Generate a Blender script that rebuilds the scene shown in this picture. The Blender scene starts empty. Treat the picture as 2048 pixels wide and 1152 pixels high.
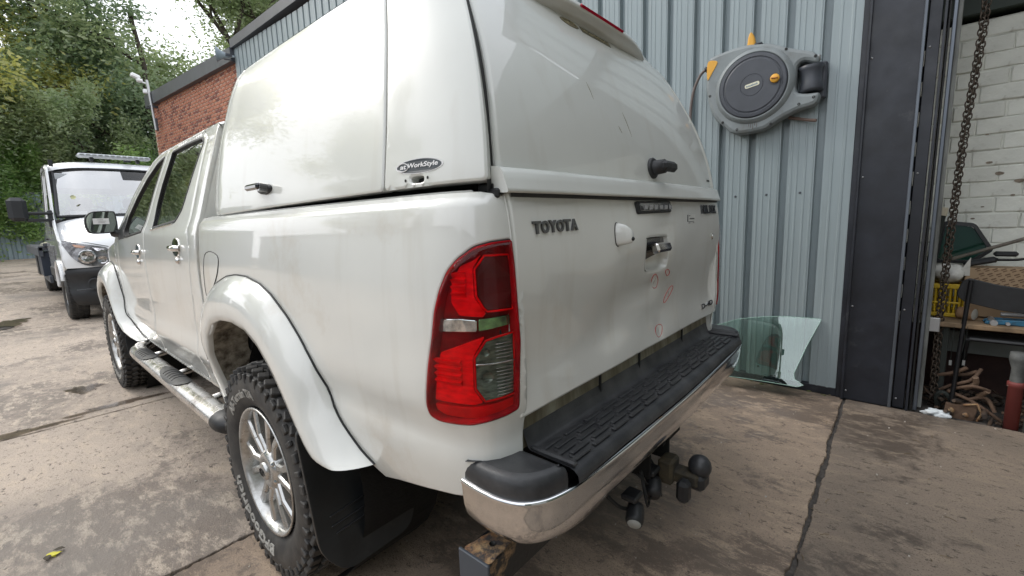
import numpy as np
import bpy, bmesh, math, random

from mathutils import Vector, Matrix
from mathutils.geometry import delaunay_2d_cdt
random.seed(7); rng = np.random.default_rng(7)
SC = bpy.context.scene; COL = SC.collection
R = math.radians

# ------------------------------------------------------------------ camera
cam = bpy.data.objects.new('camera', bpy.data.cameras.new('camera')); COL.objects.link(cam)
cam.data.sensor_width = 36; cam.data.lens = 883.63/2048*36
cam.data.clip_start = .05; cam.data.clip_end = 2000
_right = Vector((0.6535837, -0.75600829, -0.03577452)); _down = Vector((-0.13507645, -0.07000677, -0.98835894)); _fwd = Vector((0.74470309, 0.65080759, -0.1478742))
mw = Matrix((_right, -_down, -_fwd)).transposed().to_4x4(); mw.translation = (-1.39381, -1.636582, 1.227106)
cam.matrix_world = mw
SC.camera = cam
# ------------------------------------------------------------------ world: overcast sky
SC.world = bpy.data.worlds.new('World'); SC.world.use_nodes = True
wn = SC.world.node_tree; wn.nodes.clear()
SUN_EL, SUN_ROT = R(40), R(340)
sky = wn.nodes.new('ShaderNodeTexSky'); sky.sky_type = 'NISHITA'; sky.sun_disc = False
sky.sun_elevation = SUN_EL; sky.sun_rotation = SUN_ROT; sky.dust_density = 4; sky.air_density = 1.0
geo = wn.nodes.new('ShaderNodeTexCoord')
cn = wn.nodes.new('ShaderNodeTexNoise'); cn.inputs['Scale'].default_value = 2.2; cn.inputs['Detail'].default_value = 6; cn.inputs['Roughness'].default_value = .55
cr = wn.nodes.new('ShaderNodeValToRGB'); cr.color_ramp.elements[0].position = .3; cr.color_ramp.elements[1].position = .75
cr.color_ramp.elements[0].color = (8.0, 8.5, 9.3, 1); cr.color_ramp.elements[1].color = (13.0, 13.2, 13.6, 1)
mx = wn.nodes.new('ShaderNodeMixRGB'); mx.inputs[0].default_value = .88
bg = wn.nodes.new('ShaderNodeBackground'); bg.inputs['Strength'].default_value = .10
wo = wn.nodes.new('ShaderNodeOutputWorld')
L = wn.links.new
L(geo.outputs['Generated'], cn.inputs['Vector']); L(cn.outputs['Fac'], cr.inputs['Fac'])
L(sky.outputs['Color'], mx.inputs[1]); L(cr.outputs['Color'], mx.inputs[2]); L(mx.outputs['Color'], bg.inputs['Color']); L(bg.outputs[0], wo.inputs['Surface'])
# ------------------------------------------------------------------ sun behind cloud
sd = bpy.data.lights.new('sun', 'SUN'); sd.energy = .95; sd.angle = R(30); sd.color = (1, .96, .90)
sun = bpy.data.objects.new('sun', sd); COL.objects.link(sun)
_az = SUN_ROT
sdir = Vector((math.sin(_az)*math.cos(SUN_EL), math.cos(_az)*math.cos(SUN_EL), math.sin(SUN_EL)))
sun.rotation_euler = sdir.to_track_quat('Z', 'Y').to_euler()
SC.view_settings.view_transform = 'Standard'; SC.view_settings.look = 'None'
SC.view_settings.gamma = 1; SC.view_settings.use_curve_mapping = False
SC.view_settings.exposure = .80
SC.render.engine = 'CYCLES'

def _cr(xs, ys):
    # monotone-ish smooth interpolation through knots (cubic hermite)
    xs=np.array(xs,float); ys=np.array(ys,float)
    m=np.gradient(ys,xs)
    def f(x):
        x=np.asarray(x,float); xc=np.clip(x,xs[0],xs[-1])
        i=np.clip(np.searchsorted(xs,xc)-1,0,len(xs)-2)
        h=xs[i+1]-xs[i]; t=(xc-xs[i])/h
        y=(2*t**3-3*t**2+1)*ys[i]+(t**3-2*t**2+t)*h*m[i]+(-2*t**3+3*t**2)*ys[i+1]+(t**3-t**2)*h*m[i+1]
        return y+np.where(x<xs[0],(x-xs[0])*m[0],0)+np.where(x>xs[-1],(x-xs[-1])*m[-1],0)
    return f
# bed side plan curve, arc length s from the front of the bed backwards round the rear corner
_pl=np.array([(-.835,.55),(-.8375,.25),(-.838,0),(-.836,-.3),(-.831,-.55),(-.824,-.75),(-.815,-.87),(-.803,-.935),(-.785,-.98),(-.762,-1.008),(-.735,-1.024),(-.705,-1.032),(-.68,-1.036)])
_sl=np.concatenate([[0],np.cumsum(np.linalg.norm(np.diff(_pl,axis=0),axis=1))])
_bx=_cr(_sl,_pl[:,0]); _by=_cr(_sl,_pl[:,1])
_boff=_cr([.5,.56,.64,.70,.76,.82,.95,1.10,1.20,1.262,1.28,1.290,1.295],[-.055,-.035,-.018,-.010,-.012,.002,.006,.003,-.006,-.014,-.019,-.030,-.050])
def bed(s,z):
    s=np.asarray(s,float);z=np.asarray(z,float);e=1e-3
    x=_bx(s);y=_by(s);dx=_bx(s+e)-_bx(s-e);dy=_by(s+e)-_by(s-e);l=np.hypot(dx,dy)
    nx=dy/l;ny=-dx/l      # outward (left/rear)
    o=_boff(z)
    return np.stack([x+nx*o,y+ny*o,z+0*x],-1)
_cx=_cr([.46,.50,.55,.60,.64,.68,.74,.85,1.0,1.15,1.22,1.26,1.285,1.32,1.5,1.65,1.70,1.735,1.76],[.79,.805,.815,.827,.842,.842,.834,.838,.842,.838,.832,.824,.812,.800,.745,.694,.676,.650,.60])
_ct=_cr([.5,2.0,2.6,3.1,3.6,4.0],[0,0,.006,.02,.06,.16])
def cab(y,z):
    y=np.asarray(y,float);z=np.asarray(z,float)
    return np.stack([-(_cx(z)-_ct(y)),y+0*z,z+0*y],-1)
_gy=_cr([.72,.79,.83,.90,.97,1.05,1.15,1.22,1.27,1.29],[-1.02,-1.036,-1.03,-1.022,-1.026,-1.036,-1.041,-1.036,-1.028,-1.022])
def gate(x,z):
    x=np.asarray(x,float);z=np.asarray(z,float)
    return np.stack([x+0*z,_gy(z)-.0*x,z+0*x],-1)
_yr=_cr([1.28,1.33,1.4,1.5,1.6,1.7,1.8,1.87,1.92],[-1.012,-1.008,-.998,-.974,-.940,-.894,-.839,-.79,-.74])
_dw=_cr([1.28,1.33,1.4,1.5,1.6,1.7,1.8,1.87],[.705,.697,.690,.671,.650,.628,.601,.575])
def cdoor(u,z):     # u -1..1 across the canopy rear door
    u=np.asarray(u,float);z=np.asarray(z,float)
    x=u*_dw(z)
    return np.stack([x,_yr(z)+.014*(np.abs(u)**4)-.008,z+0*x],-1)
_ln=_cr([1.28,1.3,1.4,1.5,1.6,1.7,1.8,1.86,1.89,1.92],[0,0,.012,.030,.052,.080,.112,.140,.165,.21])
_wp=_cr([-.05,0,.03,.07,.12,.2,.4,.8,1.3,1.45,1.52],[.70,.733,.748,.763,.775,.786,.796,.802,.802,.800,.79])
def cside(t,z):
    t=np.asarray(t,float);z=np.asarray(z,float)
    yr=_yr(z)
    return np.stack([-(_wp(t)-_ln(z)),(yr+.0+t*(.45-yr)/1.45),z+0*t],-1)

TR = {
 'lamp': [(1.645,1.192),(1.593,1.189),(1.555,1.181),(1.517,1.156),(1.494,1.131),(1.474,1.09),(1.459,1.043),(1.449,0.987),(1.433,0.924),(1.423,0.864),(1.418,0.83),(1.424,0.804),(1.45,0.795),(1.493,0.796),(1.532,0.799),(1.566,0.807),(1.61,0.815),(1.642,0.822),(1.643,0.885),(1.65,0.971),(1.646,1.057),(1.646,1.139)],
 'l_up': [(1.577,1.162),(1.639,1.161),(1.644,1.119),(1.64,1.045),(1.578,1.046),(1.569,1.054),(1.555,1.079),(1.553,1.134)],
 'l_ref': [(1.57,1.165),(1.552,1.154),(1.517,1.141),(1.51,1.127),(1.498,1.107),(1.495,1.066),(1.513,1.038),(1.568,1.034),(1.576,1.043),(1.551,1.075),(1.549,1.136)],
 'l_louv': [(1.505,1.122),(1.532,1.131),(1.532,1.075),(1.498,1.076)],
 'l_silver': [(1.462,1.028),(1.515,1.031),(1.553,1.028),(1.552,1.003),(1.507,1.002),(1.456,0.999)],
 'l_green': [(1.556,1.029),(1.637,1.032),(1.638,1.01),(1.555,1.003)],
 'l_low': [(1.571,0.984),(1.597,0.99),(1.64,0.994),(1.64,0.93),(1.637,0.857),(1.564,0.85),(1.544,0.88),(1.545,0.948)],
 'l_ref2': [(1.46,0.954),(1.539,0.983),(1.569,0.991),(1.541,0.948),(1.54,0.878),(1.56,0.847),(1.54,0.841),(1.436,0.841),(1.447,0.9)],
 'l_louv2': [(1.455,0.94),(1.513,0.942),(1.513,0.887),(1.445,0.882)],
 'l_strip': [(1.433,0.831),(1.54,0.836),(1.637,0.849),(1.638,0.828),(1.567,0.812),(1.533,0.806),(1.459,0.805),(1.436,0.815)],
 'g_toyota': [(-0.631,1.225),(-0.454,1.228),(-0.463,1.201),(-0.631,1.198)],
 'g_hilux': [(0.468,1.264),(0.65,1.268),(0.651,1.233),(0.464,1.233)],
 'g_light': [(-0.119,1.275),(0.149,1.281),(0.142,1.242),(-0.125,1.234)],
 'g_cam': [(-0.265,1.21),(-0.243,1.212),(-0.185,1.187),(-0.179,1.18),(-0.237,1.151),(-0.255,1.152),(-0.262,1.169)],
 'g_handle': [(-0.059,1.156),(0.101,1.158),(0.119,1.067),(0.091,1.052),(-0.042,1.056),(-0.061,1.07)],
 'g_pull': [(-0.043,1.146),(0.094,1.148),(0.103,1.117),(0.018,1.106),(-0.066,1.094)],
 'g_c1': [(0.031,1.037),(0.051,1.026),(0.065,1.009),(0.062,0.989),(0.048,0.986),(0.028,0.998),(0.017,1.017),(0.018,1.032)],
 'g_c2': [(0.122,1.044),(0.139,1.037),(0.145,1.027),(0.13,1.02),(0.114,1.029),(0.107,1.04)],
 'g_c3': [(0.185,0.975),(0.204,0.968),(0.18,0.942),(0.141,0.921),(0.131,0.931),(0.15,0.955)],
 'g_c4': [(0.082,0.852),(0.106,0.845),(0.106,0.829),(0.092,0.814),(0.068,0.811),(0.053,0.827),(0.055,0.845)],
 'g_st': [(0.292,1.231),(0.391,1.232),(0.386,1.198),(0.29,1.195)],
 'g_lock': [(0.591,1.153),(0.594,1.121)],
 'g_d4d': [(0.512,0.855),(0.685,0.854),(0.676,0.832),(0.507,0.831)],
 'g_corn': [(-0.698,1.269),(-0.694,0.796),(0.675,1.3),(0.689,1.223),(0.706,1.053),(0.703,0.878),(0.705,0.824)],
 'door_handle': [(-0.063,1.402),(0.307,1.426),(0.035,1.383)],
 'door_tag': [(0.881,1.399),(1.036,1.402)],
 'decal': [(-0.337,1.847),(-0.214,1.828),(-0.175,1.836),(0.147,1.839)],
 'oval': [(0.231,1.357),(0.1,1.358),(0.162,1.354),(0.162,1.37),(0.163,1.339),(0.17,1.326)],
 'keyhole': [(0.193,1.327),(0.149,1.328),(0.199,1.325),(0.143,1.327)],
 'side_handle': [(1.05,1.376),(0.85,1.361),(0.952,1.344)],
 'fuel': [(-0.008,1.136),(0.16,1.136),(0.137,1.057),(0.007,0.967),(-0.044,0.981)],
 'reel': [(-0.571,2.293),(-0.617,2.308),(-0.715,2.32),(-0.809,2.32),(-0.855,2.312),(-0.936,2.295),(-1.024,2.251),(-1.094,2.217),(-1.162,2.191),(-1.193,2.165),(-1.204,2.133),(-1.192,2.114),(-1.132,2.14),(-1.099,2.122),(-1.093,2.071),(-1.098,1.971),(-1.155,1.948),(-1.215,1.939),(-1.214,1.894),(-1.186,1.87),(-1.112,1.857),(-1.037,1.828),(-0.966,1.792),(-0.915,1.768),(-0.758,1.763),(-0.683,1.818),(-0.612,1.894),(-0.575,1.987),(-0.551,2.095),(-0.553,2.163),(-0.56,2.212),(-0.567,2.269)],
 'reel_disc': [(-0.658,2.097),(-0.707,2.222),(-0.854,2.244),(-0.982,2.169),(-1.048,2.039),(-1.015,1.907),(-0.878,1.857),(-0.733,1.937)],
 'reel_misc': [(-0.862,2.057),(-0.858,2.051),(-0.985,2.049),(-0.573,2.271),(-0.62,2.26),(-0.617,2.227),(-0.564,2.147),(-0.829,2.407),(-0.81,2.319),(-0.855,2.306),(-1.109,2.115),(-1.239,2.062),(-1.23,1.939),(-1.117,1.959),(-1.175,2.114)],
 'hose': [(-0.549,2.231),(-0.508,2.198),(-0.47,2.12),(-0.45,2.028),(-0.446,1.949)],
 'pipe': [(-1.028,1.837),(-1.181,1.775)],
 'knob': [(-1.031,2.233),(-1.188,2.153),(-1.191,1.916),(-1.116,1.889),(-0.966,1.795),(-0.764,1.791),(-0.672,1.852),(-0.583,2.043)],
 'glass': [(-0.688,0.413),(-0.809,0.462),(-0.935,0.488),(-1.056,0.505),(-1.295,0.512),(-1.231,0.338),(-1.17,0.139),(-1.209,0.074),(-1.016,0.065),(-0.699,0.037)],
 'i_crate': [(-1.804,0.743),(-1.966,0.753),(-1.952,0.53),(-1.821,0.515)],
 'i_sack': [(-1.803,0.886),(-1.882,0.888),(-1.946,0.863),(-1.985,0.911),(-1.989,0.838),(-1.959,0.762),(-1.893,0.744),(-1.813,0.753)],
 'i_window': [(-1.858,1.128),(-2.007,1.107),(-2.096,0.94),(-2.004,0.849),(-1.831,0.874)],
 'i_cap': [(-1.82,1.22),(-1.859,1.211),(-1.859,1.164),(-1.826,0.908),(-1.804,1.062)],
 'i_rod': [(-2.174,1.022),(-1.909,0.885)],
 'i_black': [(-2.161,0.952),(-2.096,0.906),(-1.989,0.876)],
 'i_box': [(-1.996,0.855),(-2.206,0.844),(-2.217,0.731),(-1.983,0.785)],
 'i_chair': [(-1.924,0.711),(-1.941,0.783),(-1.965,0.81),(-2.071,0.777),(-2.187,0.745),(-2.198,0.624),(-2.092,0.631),(-1.95,0.668)],
 'i_chleg': [(-1.982,0.801),(-1.961,0.491)],
 'i_can': [(-1.964,0.587),(-2.005,0.585)],
 'i_jack': [(-2.06,0.516),(-2.057,0.554),(-2.089,0.577),(-2.21,0.57),(-2.214,0.524),(-2.108,0.509)],
 'i_table': [(-1.868,0.544),(-2.206,0.533),(-2.208,0.511),(-1.879,0.516)],
 'i_bracket': [(-1.797,0.569),(-1.864,0.563),(-1.842,0.488),(-1.808,0.49)],
 'i_panel': [(-1.895,0.417),(-2.186,0.415),(-2.188,0.283),(-1.905,0.285)],
 'i_post': [(-2.131,0.268),(-2.189,0.28),(-2.206,-0.045),(-2.15,-0.049),(-2.138,0.411),(-2.188,0.42)],
 'i_rag': [(-1.844,0.039),(-1.942,-0.017)],
 'i_scrap': [(-1.887,0.129),(-2.001,0.301),(-2.047,0.271),(-2.016,0.225),(-2.055,0.181),(-2.139,-0.007),(-1.93,0.057),(-2.045,0.087),(-2.047,-0.046),(-1.909,-0.031)],
 'i_tags': [(-1.932,0.302),(-1.992,0.306),(-1.928,0.349),(-1.981,0.439)],
 'i_chain': [(-1.905,2.316),(-1.898,2.066),(-1.876,1.622),(-1.865,1.118),(-1.858,0.518),(-1.867,0.027)],
 'i_edge': [(2.195,-1.776),(2.122,-1.838),(2.031,-1.94),(2.018,-2.096),(1.943,-2.209)],
}

# ------------------------------------------------------------------ materials
MATS = {}
def mat(name, col, rough=.5, metal=0, var=0, vscale=6, var_col=None, bump=0, bscale=40, coat=0, spec=.5, dirt=None, dirt_scale=3, dirt_lo=.5, dirt_hi=.7, rvar=0, stretch=None, emit=None, detail=6, alpha=1, trans=0, ior=1.5, speck=None, streak=None):
    if name in MATS: return MATS[name]
    m = bpy.data.materials.new(name); m.use_nodes = True; nt = m.node_tree; b = nt.nodes['Principled BSDF']
    N = nt.nodes.new; K = nt.links.new
    b.inputs['Base Color'].default_value = (*col, 1); b.inputs['Roughness'].default_value = rough; b.inputs['Metallic'].default_value = metal
    b.inputs['Coat Weight'].default_value = coat; b.inputs['Coat Roughness'].default_value = .03; b.inputs['Specular IOR Level'].default_value = spec
    b.inputs['Transmission Weight'].default_value = trans; b.inputs['IOR'].default_value = ior
    tc = N('ShaderNodeTexCoord'); vec = tc.outputs['Object']
    if stretch:
        mp = N('ShaderNodeMapping'); mp.inputs['Scale'].default_value = stretch; K(vec, mp.inputs['Vector']); vec = mp.outputs['Vector']
    last = None
    def noise(sc, det=6, rgh=.6):
        n = N('ShaderNodeTexNoise'); n.inputs['Scale'].default_value = sc; n.inputs['Detail'].default_value = det; n.inputs['Roughness'].default_value = rgh; K(vec, n.inputs['Vector']); return n.outputs['Fac']
    def ramp(f, lo, hi):
        r = N('ShaderNodeMapRange'); r.inputs['From Min'].default_value = lo; r.inputs['From Max'].default_value = hi; K(f, r.inputs['Value']); return r.outputs['Result']
    def mix(f, a, c):
        x = N('ShaderNodeMixRGB'); K(f, x.inputs[0])
        for i, q in ((1, a), (2, c)):
            if isinstance(q, tuple): x.inputs[i].default_value = (*q, 1)
            else: K(q, x.inputs[i])
        return x.outputs[0]
    cur = col
    if var:
        vc = var_col or tuple(max(0, c*(1-var)) for c in col)
        cur = mix(ramp(noise(vscale, detail), .35, .65), col, vc)
    if dirt is not None:
        cur = mix(ramp(noise(dirt_scale, 8, .7), dirt_lo, dirt_hi), cur, dirt)
    if streak is not None:
        mp2 = N('ShaderNodeMapping'); mp2.inputs['Scale'].default_value = (9, 9, .9); K(tc.outputs['Object'], mp2.inputs['Vector']); n2 = N('ShaderNodeTexNoise'); n2.inputs['Scale'].default_value = 1.6; n2.inputs['Detail'].default_value = 7; K(mp2.outputs[0], n2.inputs['Vector'])
        r2 = N('ShaderNodeMapRange'); r2.inputs['From Min'].default_value = .56; r2.inputs['From Max'].default_value = .80; r2.inputs['To Max'].default_value = .40; K(n2.outputs['Fac'], r2.inputs['Value']); cur = mix(r2.outputs['Result'], cur, streak)
    if speck is not None: cur = mix(ramp(noise(75, 2, .5), .70, .73), cur, speck)
    if not isinstance(cur, tuple): K(cur, b.inputs['Base Color'])
    if rvar:
        r = N('ShaderNodeMapRange'); r.inputs['From Min'].default_value = .3; r.inputs['From Max'].default_value = .7; r.inputs['To Min'].default_value = max(0.02, rough-rvar); r.inputs['To Max'].default_value = min(1, rough+rvar)
        K(noise(vscale*1.7), r.inputs['Value']); K(r.outputs['Result'], b.inputs['Roughness'])
    if bump:
        bp = N('ShaderNodeBump'); bp.inputs['Strength'].default_value = 1; bp.inputs['Distance'].default_value = bump; K(noise(bscale, 5), bp.inputs['Height']); K(bp.outputs[0], b.inputs['Normal'])
    if emit: b.inputs['Emission Color'].default_value = (*emit, 1); b.inputs['Emission Strength'].default_value = 1
    MATS[name] = m; return m
def glassmat(name, col, refl=1.0, rough=.02, ior=1.5, tint=(1, 1, 1), ripple=0):
    # thin sheet glass: tinted see-through plus a fresnel mirror
    m = bpy.data.materials.new(name); m.use_nodes = True; nt = m.node_tree; nt.nodes.clear(); N = nt.nodes.new; K = nt.links.new
    t = N('ShaderNodeBsdfTransparent'); t.inputs[0].default_value = (*col, 1)
    g = N('ShaderNodeBsdfGlossy'); g.inputs[0].default_value = (*tint, 1); g.inputs['Roughness'].default_value = rough
    f = N('ShaderNodeFresnel'); f.inputs['IOR'].default_value = ior
    mu = N('ShaderNodeMath'); mu.operation = 'MULTIPLY'; mu.inputs[1].default_value = refl; mu.use_clamp = True; K(f.outputs[0], mu.inputs[0])
    if ripple:
        bp = N('ShaderNodeBump'); bp.inputs['Distance'].default_value = ripple; n = N('ShaderNodeTexNoise'); n.inputs['Scale'].default_value = 60; tc = N('ShaderNodeTexCoord'); K(tc.outputs['Object'], n.inputs['Vector']); K(n.outputs[0], bp.inputs['Height']); K(bp.outputs[0], g.inputs['Normal'])
    x = N('ShaderNodeMixShader'); K(mu.outputs[0], x.inputs[0]); K(t.outputs[0], x.inputs[1]); K(g.outputs[0], x.inputs[2])
    o = N('ShaderNodeOutputMaterial'); K(x.outputs[0], o.inputs[0]); MATS[name] = m; return m
# ------------------------------------------------------------------ objects
WL = {}
def tag(o, label=None, cat=None, group=None, kind=None):
    if label: o['label'] = label
    if cat: o['category'] = cat
    if group: o['group'] = group
    if kind: o['kind'] = kind
    return o
def thing(name, label, cat, loc=(0, 0, 0), group=None):
    o = bpy.data.objects.new(name, None); COL.objects.link(o); o.location = loc; o.empty_display_size = .1
    WL[o] = np.array(loc, float); return tag(o, label, cat, group)
def mkmesh(name, V, F, m=None, smooth=False, normals=None, off=(0, 0, 0)):
    me = bpy.data.meshes.new(name); V = np.asarray(V, float)-np.asarray(off, float)
    me.from_pydata(V.tolist(), [], [list(map(int, f)) for f in F]); me.update()
    if m: me.materials.append(m)
    if isinstance(smooth, (list, np.ndarray)): me.polygons.foreach_set('use_smooth', np.asarray(smooth, bool))
    elif smooth: me.polygons.foreach_set('use_smooth', np.ones(len(me.polygons), bool))
    if normals is not None: me.normals_split_custom_set_from_vertices([tuple(n) for n in normals])
    return me
def link(name, me, parent=None, org=None):
    o = bpy.data.objects.new(name, me); COL.objects.link(o)
    if parent is not None: o.parent = parent; WL[o] = WL[parent]
    else: WL[o] = np.zeros(3) if org is None else np.array(org, float); o.location = WL[o]
    return o
def obj(name, V, F, m, parent=None, smooth=False, normals=None, org=None, label=None, cat=None, group=None, kind=None):
    off = WL[parent] if parent is not None else (np.zeros(3) if org is None else org)
    o = link(name, mkmesh(name, V, F, m, smooth, normals, off), parent, org); return tag(o, label, cat, group, kind)
def copy_tree(o, loc=None, parent=None):
    c = o.copy(); COL.objects.link(c)
    if parent is not None: c.parent = parent
    WL[c] = np.array(loc, float) if loc is not None else WL[o]
    if loc is not None: c.location = loc
    for ch in [x for x in bpy.data.objects if x.parent == o]: copy_tree(ch, None, c)
    return c
def frame(t):
    t = np.array(t, float); t /= np.linalg.norm(t)+1e-12
    a = np.array([0, 0, 1.]) if abs(t[2]) < .9 else np.array([1., 0, 0])
    u = np.cross(a, t); u /= np.linalg.norm(u); return u, np.cross(t, u), t
def cat_path(P, n=8, closed=False):
    P = np.array(P, float); out = []; N = len(P)
    for i in range(N if closed else N-1):
        if closed: p0, p1, p2, p3 = P[i-1], P[i], P[(i+1) % N], P[(i+2) % N]
        else: p0, p1, p2, p3 = P[max(i-1, 0)], P[i], P[i+1], P[min(i+2, N-1)]
        for k in range(n):
            t = k/n; out.append(.5*((2*p1)+(-p0+p2)*t+(2*p0-5*p1+4*p2-p3)*t*t+(-p0+3*p1-3*p2+p3)*t**3))
    if not closed: out.append(P[-1])
    return np.array(out)
def resample(P, n):
    P = np.array(P, float); d = np.concatenate([[0], np.cumsum(np.linalg.norm(np.diff(P, axis=0), axis=1))]); s = np.linspace(0, d[-1], n)
    return np.stack([np.interp(s, d, P[:, k]) for k in range(P.shape[1])], 1)
def fillet(P, r, n=4):
    P = np.array(P, float); out = []; N = len(P)
    for i in range(N):
        a, b, c = P[i-1], P[i], P[(i+1) % N]; rr = min(r, np.linalg.norm(a-b)*.45, np.linalg.norm(c-b)*.45)
        p = b+(a-b)/np.linalg.norm(a-b)*rr; q = b+(c-b)/np.linalg.norm(c-b)*rr
        for k in range(n+1):
            t = k/n; out.append((1-t)**2*p+2*t*(1-t)*b+t*t*q)
    return np.array(out)
class Bag:
    def __init__(s): s.V = []; s.F = []; s.S = []; s.n = 0
    def add(s, V, F, smooth=False):
        V = np.asarray(V, float); s.V.append(V); s.F += [[int(i)+s.n for i in f] for f in F]; s.S += [smooth]*len(F); s.n += len(V); return s
    def box(s, c, d, bev=0, rot=None, smooth=False):
        c = np.array(c, float); h = np.array(d, float)/2; b = min(bev, h.min()*.98)
        V = []; idx = {}
        for sx in (-1, 1):
            for sy in (-1, 1):
                for sz in (-1, 1):
                    g = np.array([sx, sy, sz])
                    if b > 0:
                        for ax in range(3):
                            p = g*(h-b); p[ax] = g[ax]*h[ax]; idx[(sx, sy, sz, ax)] = len(V); V.append(p)
                    else:
                        for ax in range(3): idx[(sx, sy, sz, ax)] = len(V)
                        V.append(g*h)
        F = []
        for ax in range(3):
            o1, o2 = (ax+1) % 3, (ax+2) % 3
            for sg in (-1, 1):
                q = []
                for (a, bb) in ((-1, -1), (1, -1), (1, 1), (-1, 1)):
                    g = [0, 0, 0]; g[ax] = sg; g[o1] = a; g[o2] = bb; q.append(idx[(*g, ax)])
                F.append(q if sg > 0 else q[::-1])
        if b > 0:
            for ax in range(3):
                o1, o2 = (ax+1) % 3, (ax+2) % 3
                for a in (-1, 1):
                    for bb in (-1, 1):
                        g1 = [0, 0, 0]; g1[o1] = a; g1[o2] = bb; g2 = list(g1); g1[ax] = -1; g2[ax] = 1
                        q = [idx[(*g1, o1)], idx[(*g2, o1)], idx[(*g2, o2)], idx[(*g1, o2)]]
                        F.append(q if a*bb < 0 else q[::-1])
            for sx in (-1, 1):
                for sy in (-1, 1):
                    for sz in (-1, 1):
                        q = [idx[(sx, sy, sz, k)] for k in range(3)]; F.append(q if sx*sy*sz > 0 else q[::-1])
        V = np.array(V)
        if rot is not None: V = V@np.array(rot).T
        return s.add(V+c, F, smooth)
    def tube(s, P, r, n=10, caps=True, closed=False, sq=1, smooth=True):
        P = np.array(P, float); r = np.broadcast_to(np.asarray(r, float), (len(P),)); V = []; u0 = None
        for i in range(len(P)):
            if closed: t = P[(i+1) % len(P)]-P[i-1]
            else: t = P[min(i+1, len(P)-1)]-P[max(i-1, 0)]
            u, v, t = frame(t)
            if u0 is not None:
                u = u0-t*np.dot(u0, t); u /= np.linalg.norm(u)+1e-12; v = np.cross(t, u)
            u0 = u
            for k in range(n):
                a = 2*math.pi*k/n; V.append(P[i]+r[i]*(u*math.cos(a)+v*sq*math.sin(a)))
        F = []; m = len(P)
        for i in range(m if closed else m-1):
            j = (i+1) % m
            for k in range(n): F.append([i*n+k, i*n+(k+1) % n, j*n+(k+1) % n, j*n+k])
        s.add(V, F, smooth)
        if caps and not closed:
            s.add(V[:n], [list(range(n))[::-1]]); s.add(V[-n:], [list(range(n))])
        return s
    def lathe(s, prof, o, axis, n=32, smooth=True, a0=0, a1=2*math.pi):
        # prof list of (r, h along axis)
        u, v, t = frame(axis); o = np.array(o, float); V = []; full = abs(a1-a0-2*math.pi) < 1e-6; nn = n if full else n+1
        for (r, h) in prof:
            for k in range(nn):
                a = a0+(a1-a0)*k/n; V.append(o+t*h+r*(u*math.cos(a)+v*math.sin(a)))
        F = []
        for i in range(len(prof)-1):
            for k in range(n): F.append([i*nn+k, i*nn+(k+1) % nn, (i+1)*nn+(k+1) % nn, (i+1)*nn+k])
        return s.add(V, F, smooth)
    def grid(s, G, closed_u=False, closed_v=False, smooth=True, flip=False):
        G = np.asarray(G, float); a, b = G.shape[:2]; F = []
        for i in range(a if closed_u else a-1):
            for j in range(b if closed_v else b-1):
                q = [i*b+j, i*b+(j+1) % b, ((i+1) % a)*b+(j+1) % b, ((i+1) % a)*b+j]; F.append(q[::-1] if flip else q)
        return s.add(G.reshape(-1, 3), F, smooth)
    def prism(s, P, fn, h, bev=0, smooth=False):
        # P 2D polygon; fn(u,v,w)->3D with w the height out of the sheet; walls from 0 to h, edge chamfer bev
        P = np.array(P, float); ar = np.sum(P[:, 0]*np.roll(P[:, 1], -1)-np.roll(P[:, 0], -1)*P[:, 1])
        if ar < 0: P = P[::-1]
        n = len(P); T = np.roll(P, -1, 0)-np.roll(P, 1, 0); T /= np.linalg.norm(T, axis=1)[:, None]+1e-9; Nn = np.stack([-T[:, 1], T[:, 0]], 1)
        lay = [(0, 0), (h-bev, 0), (h-bev*.3, bev*.3), (h, bev)] if bev else [(0, 0), (h, 0)]
        V = []
        for (w, ins) in lay: V += [fn(p[0], p[1], w) for p in P+Nn*ins]
        F = []
        for i in range(len(lay)-1):
            for k in range(n): F.append([i*n+k, i*n+(k+1) % n, (i+1)*n+(k+1) % n, (i+1)*n+k])
        s.add(V, F, False)
        Q = P+Nn*lay[-1][1]; vs, _, fs = delaunay_2d_cdt([Vector(q) for q in Q], [(i, (i+1) % n) for i in range(n)], [], 1, 1e-6)[:3]
        Vt = [fn(v[0], v[1], h) for v in vs]; s.add(Vt, [list(f) for f in fs], smooth)
        Vb = [fn(v[0], v[1], 0) for v in vs]; s.add(Vb, [list(f)[::-1] for f in fs], smooth)
        return s
    def arrays(s): return np.concatenate(s.V), s.F, s.S
    def obj(s, name, m, parent=None, **k):
        V, F, S = s.arrays(); return obj(name, V, F, m, parent, smooth=S, **k)
def bx(name, c, d, m, parent=None, bev=.004, rot=None, **k): return Bag().box(c, d, bev, rot).obj(name, m, parent, **k)
def seg_dist(P, A):
    # distance of points P (N,2) to closed polyline A (M,2)
    B = np.roll(A, -1, 0); d = np.full(len(P), 1e9)
    for a, b in zip(A, B):
        ab = b-a; L2 = (ab@ab)+1e-12; t = np.clip(((P-a)@ab)/L2, 0, 1); q = a+t[:, None]*ab; d = np.minimum(d, np.hypot(*(P-q).T))
    return d
def inside(P, A):
    B = np.roll(A, -1, 0); c = np.zeros(len(P), bool)
    for a, b in zip(A, B):
        m = (a[1] > P[:, 1]) != (b[1] > P[:, 1])
        xx = (b[0]-a[0])*(P[:, 1]-a[1])/(b[1]-a[1]+1e-15)+a[0]; c ^= m & (P[:, 0] < xx)
    return c
def orient(A):
    A = np.array(A, float); return A if np.sum(A[:, 0]*np.roll(A[:, 1], -1)-np.roll(A[:, 0], -1)*A[:, 1]) > 0 else A[::-1]
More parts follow.
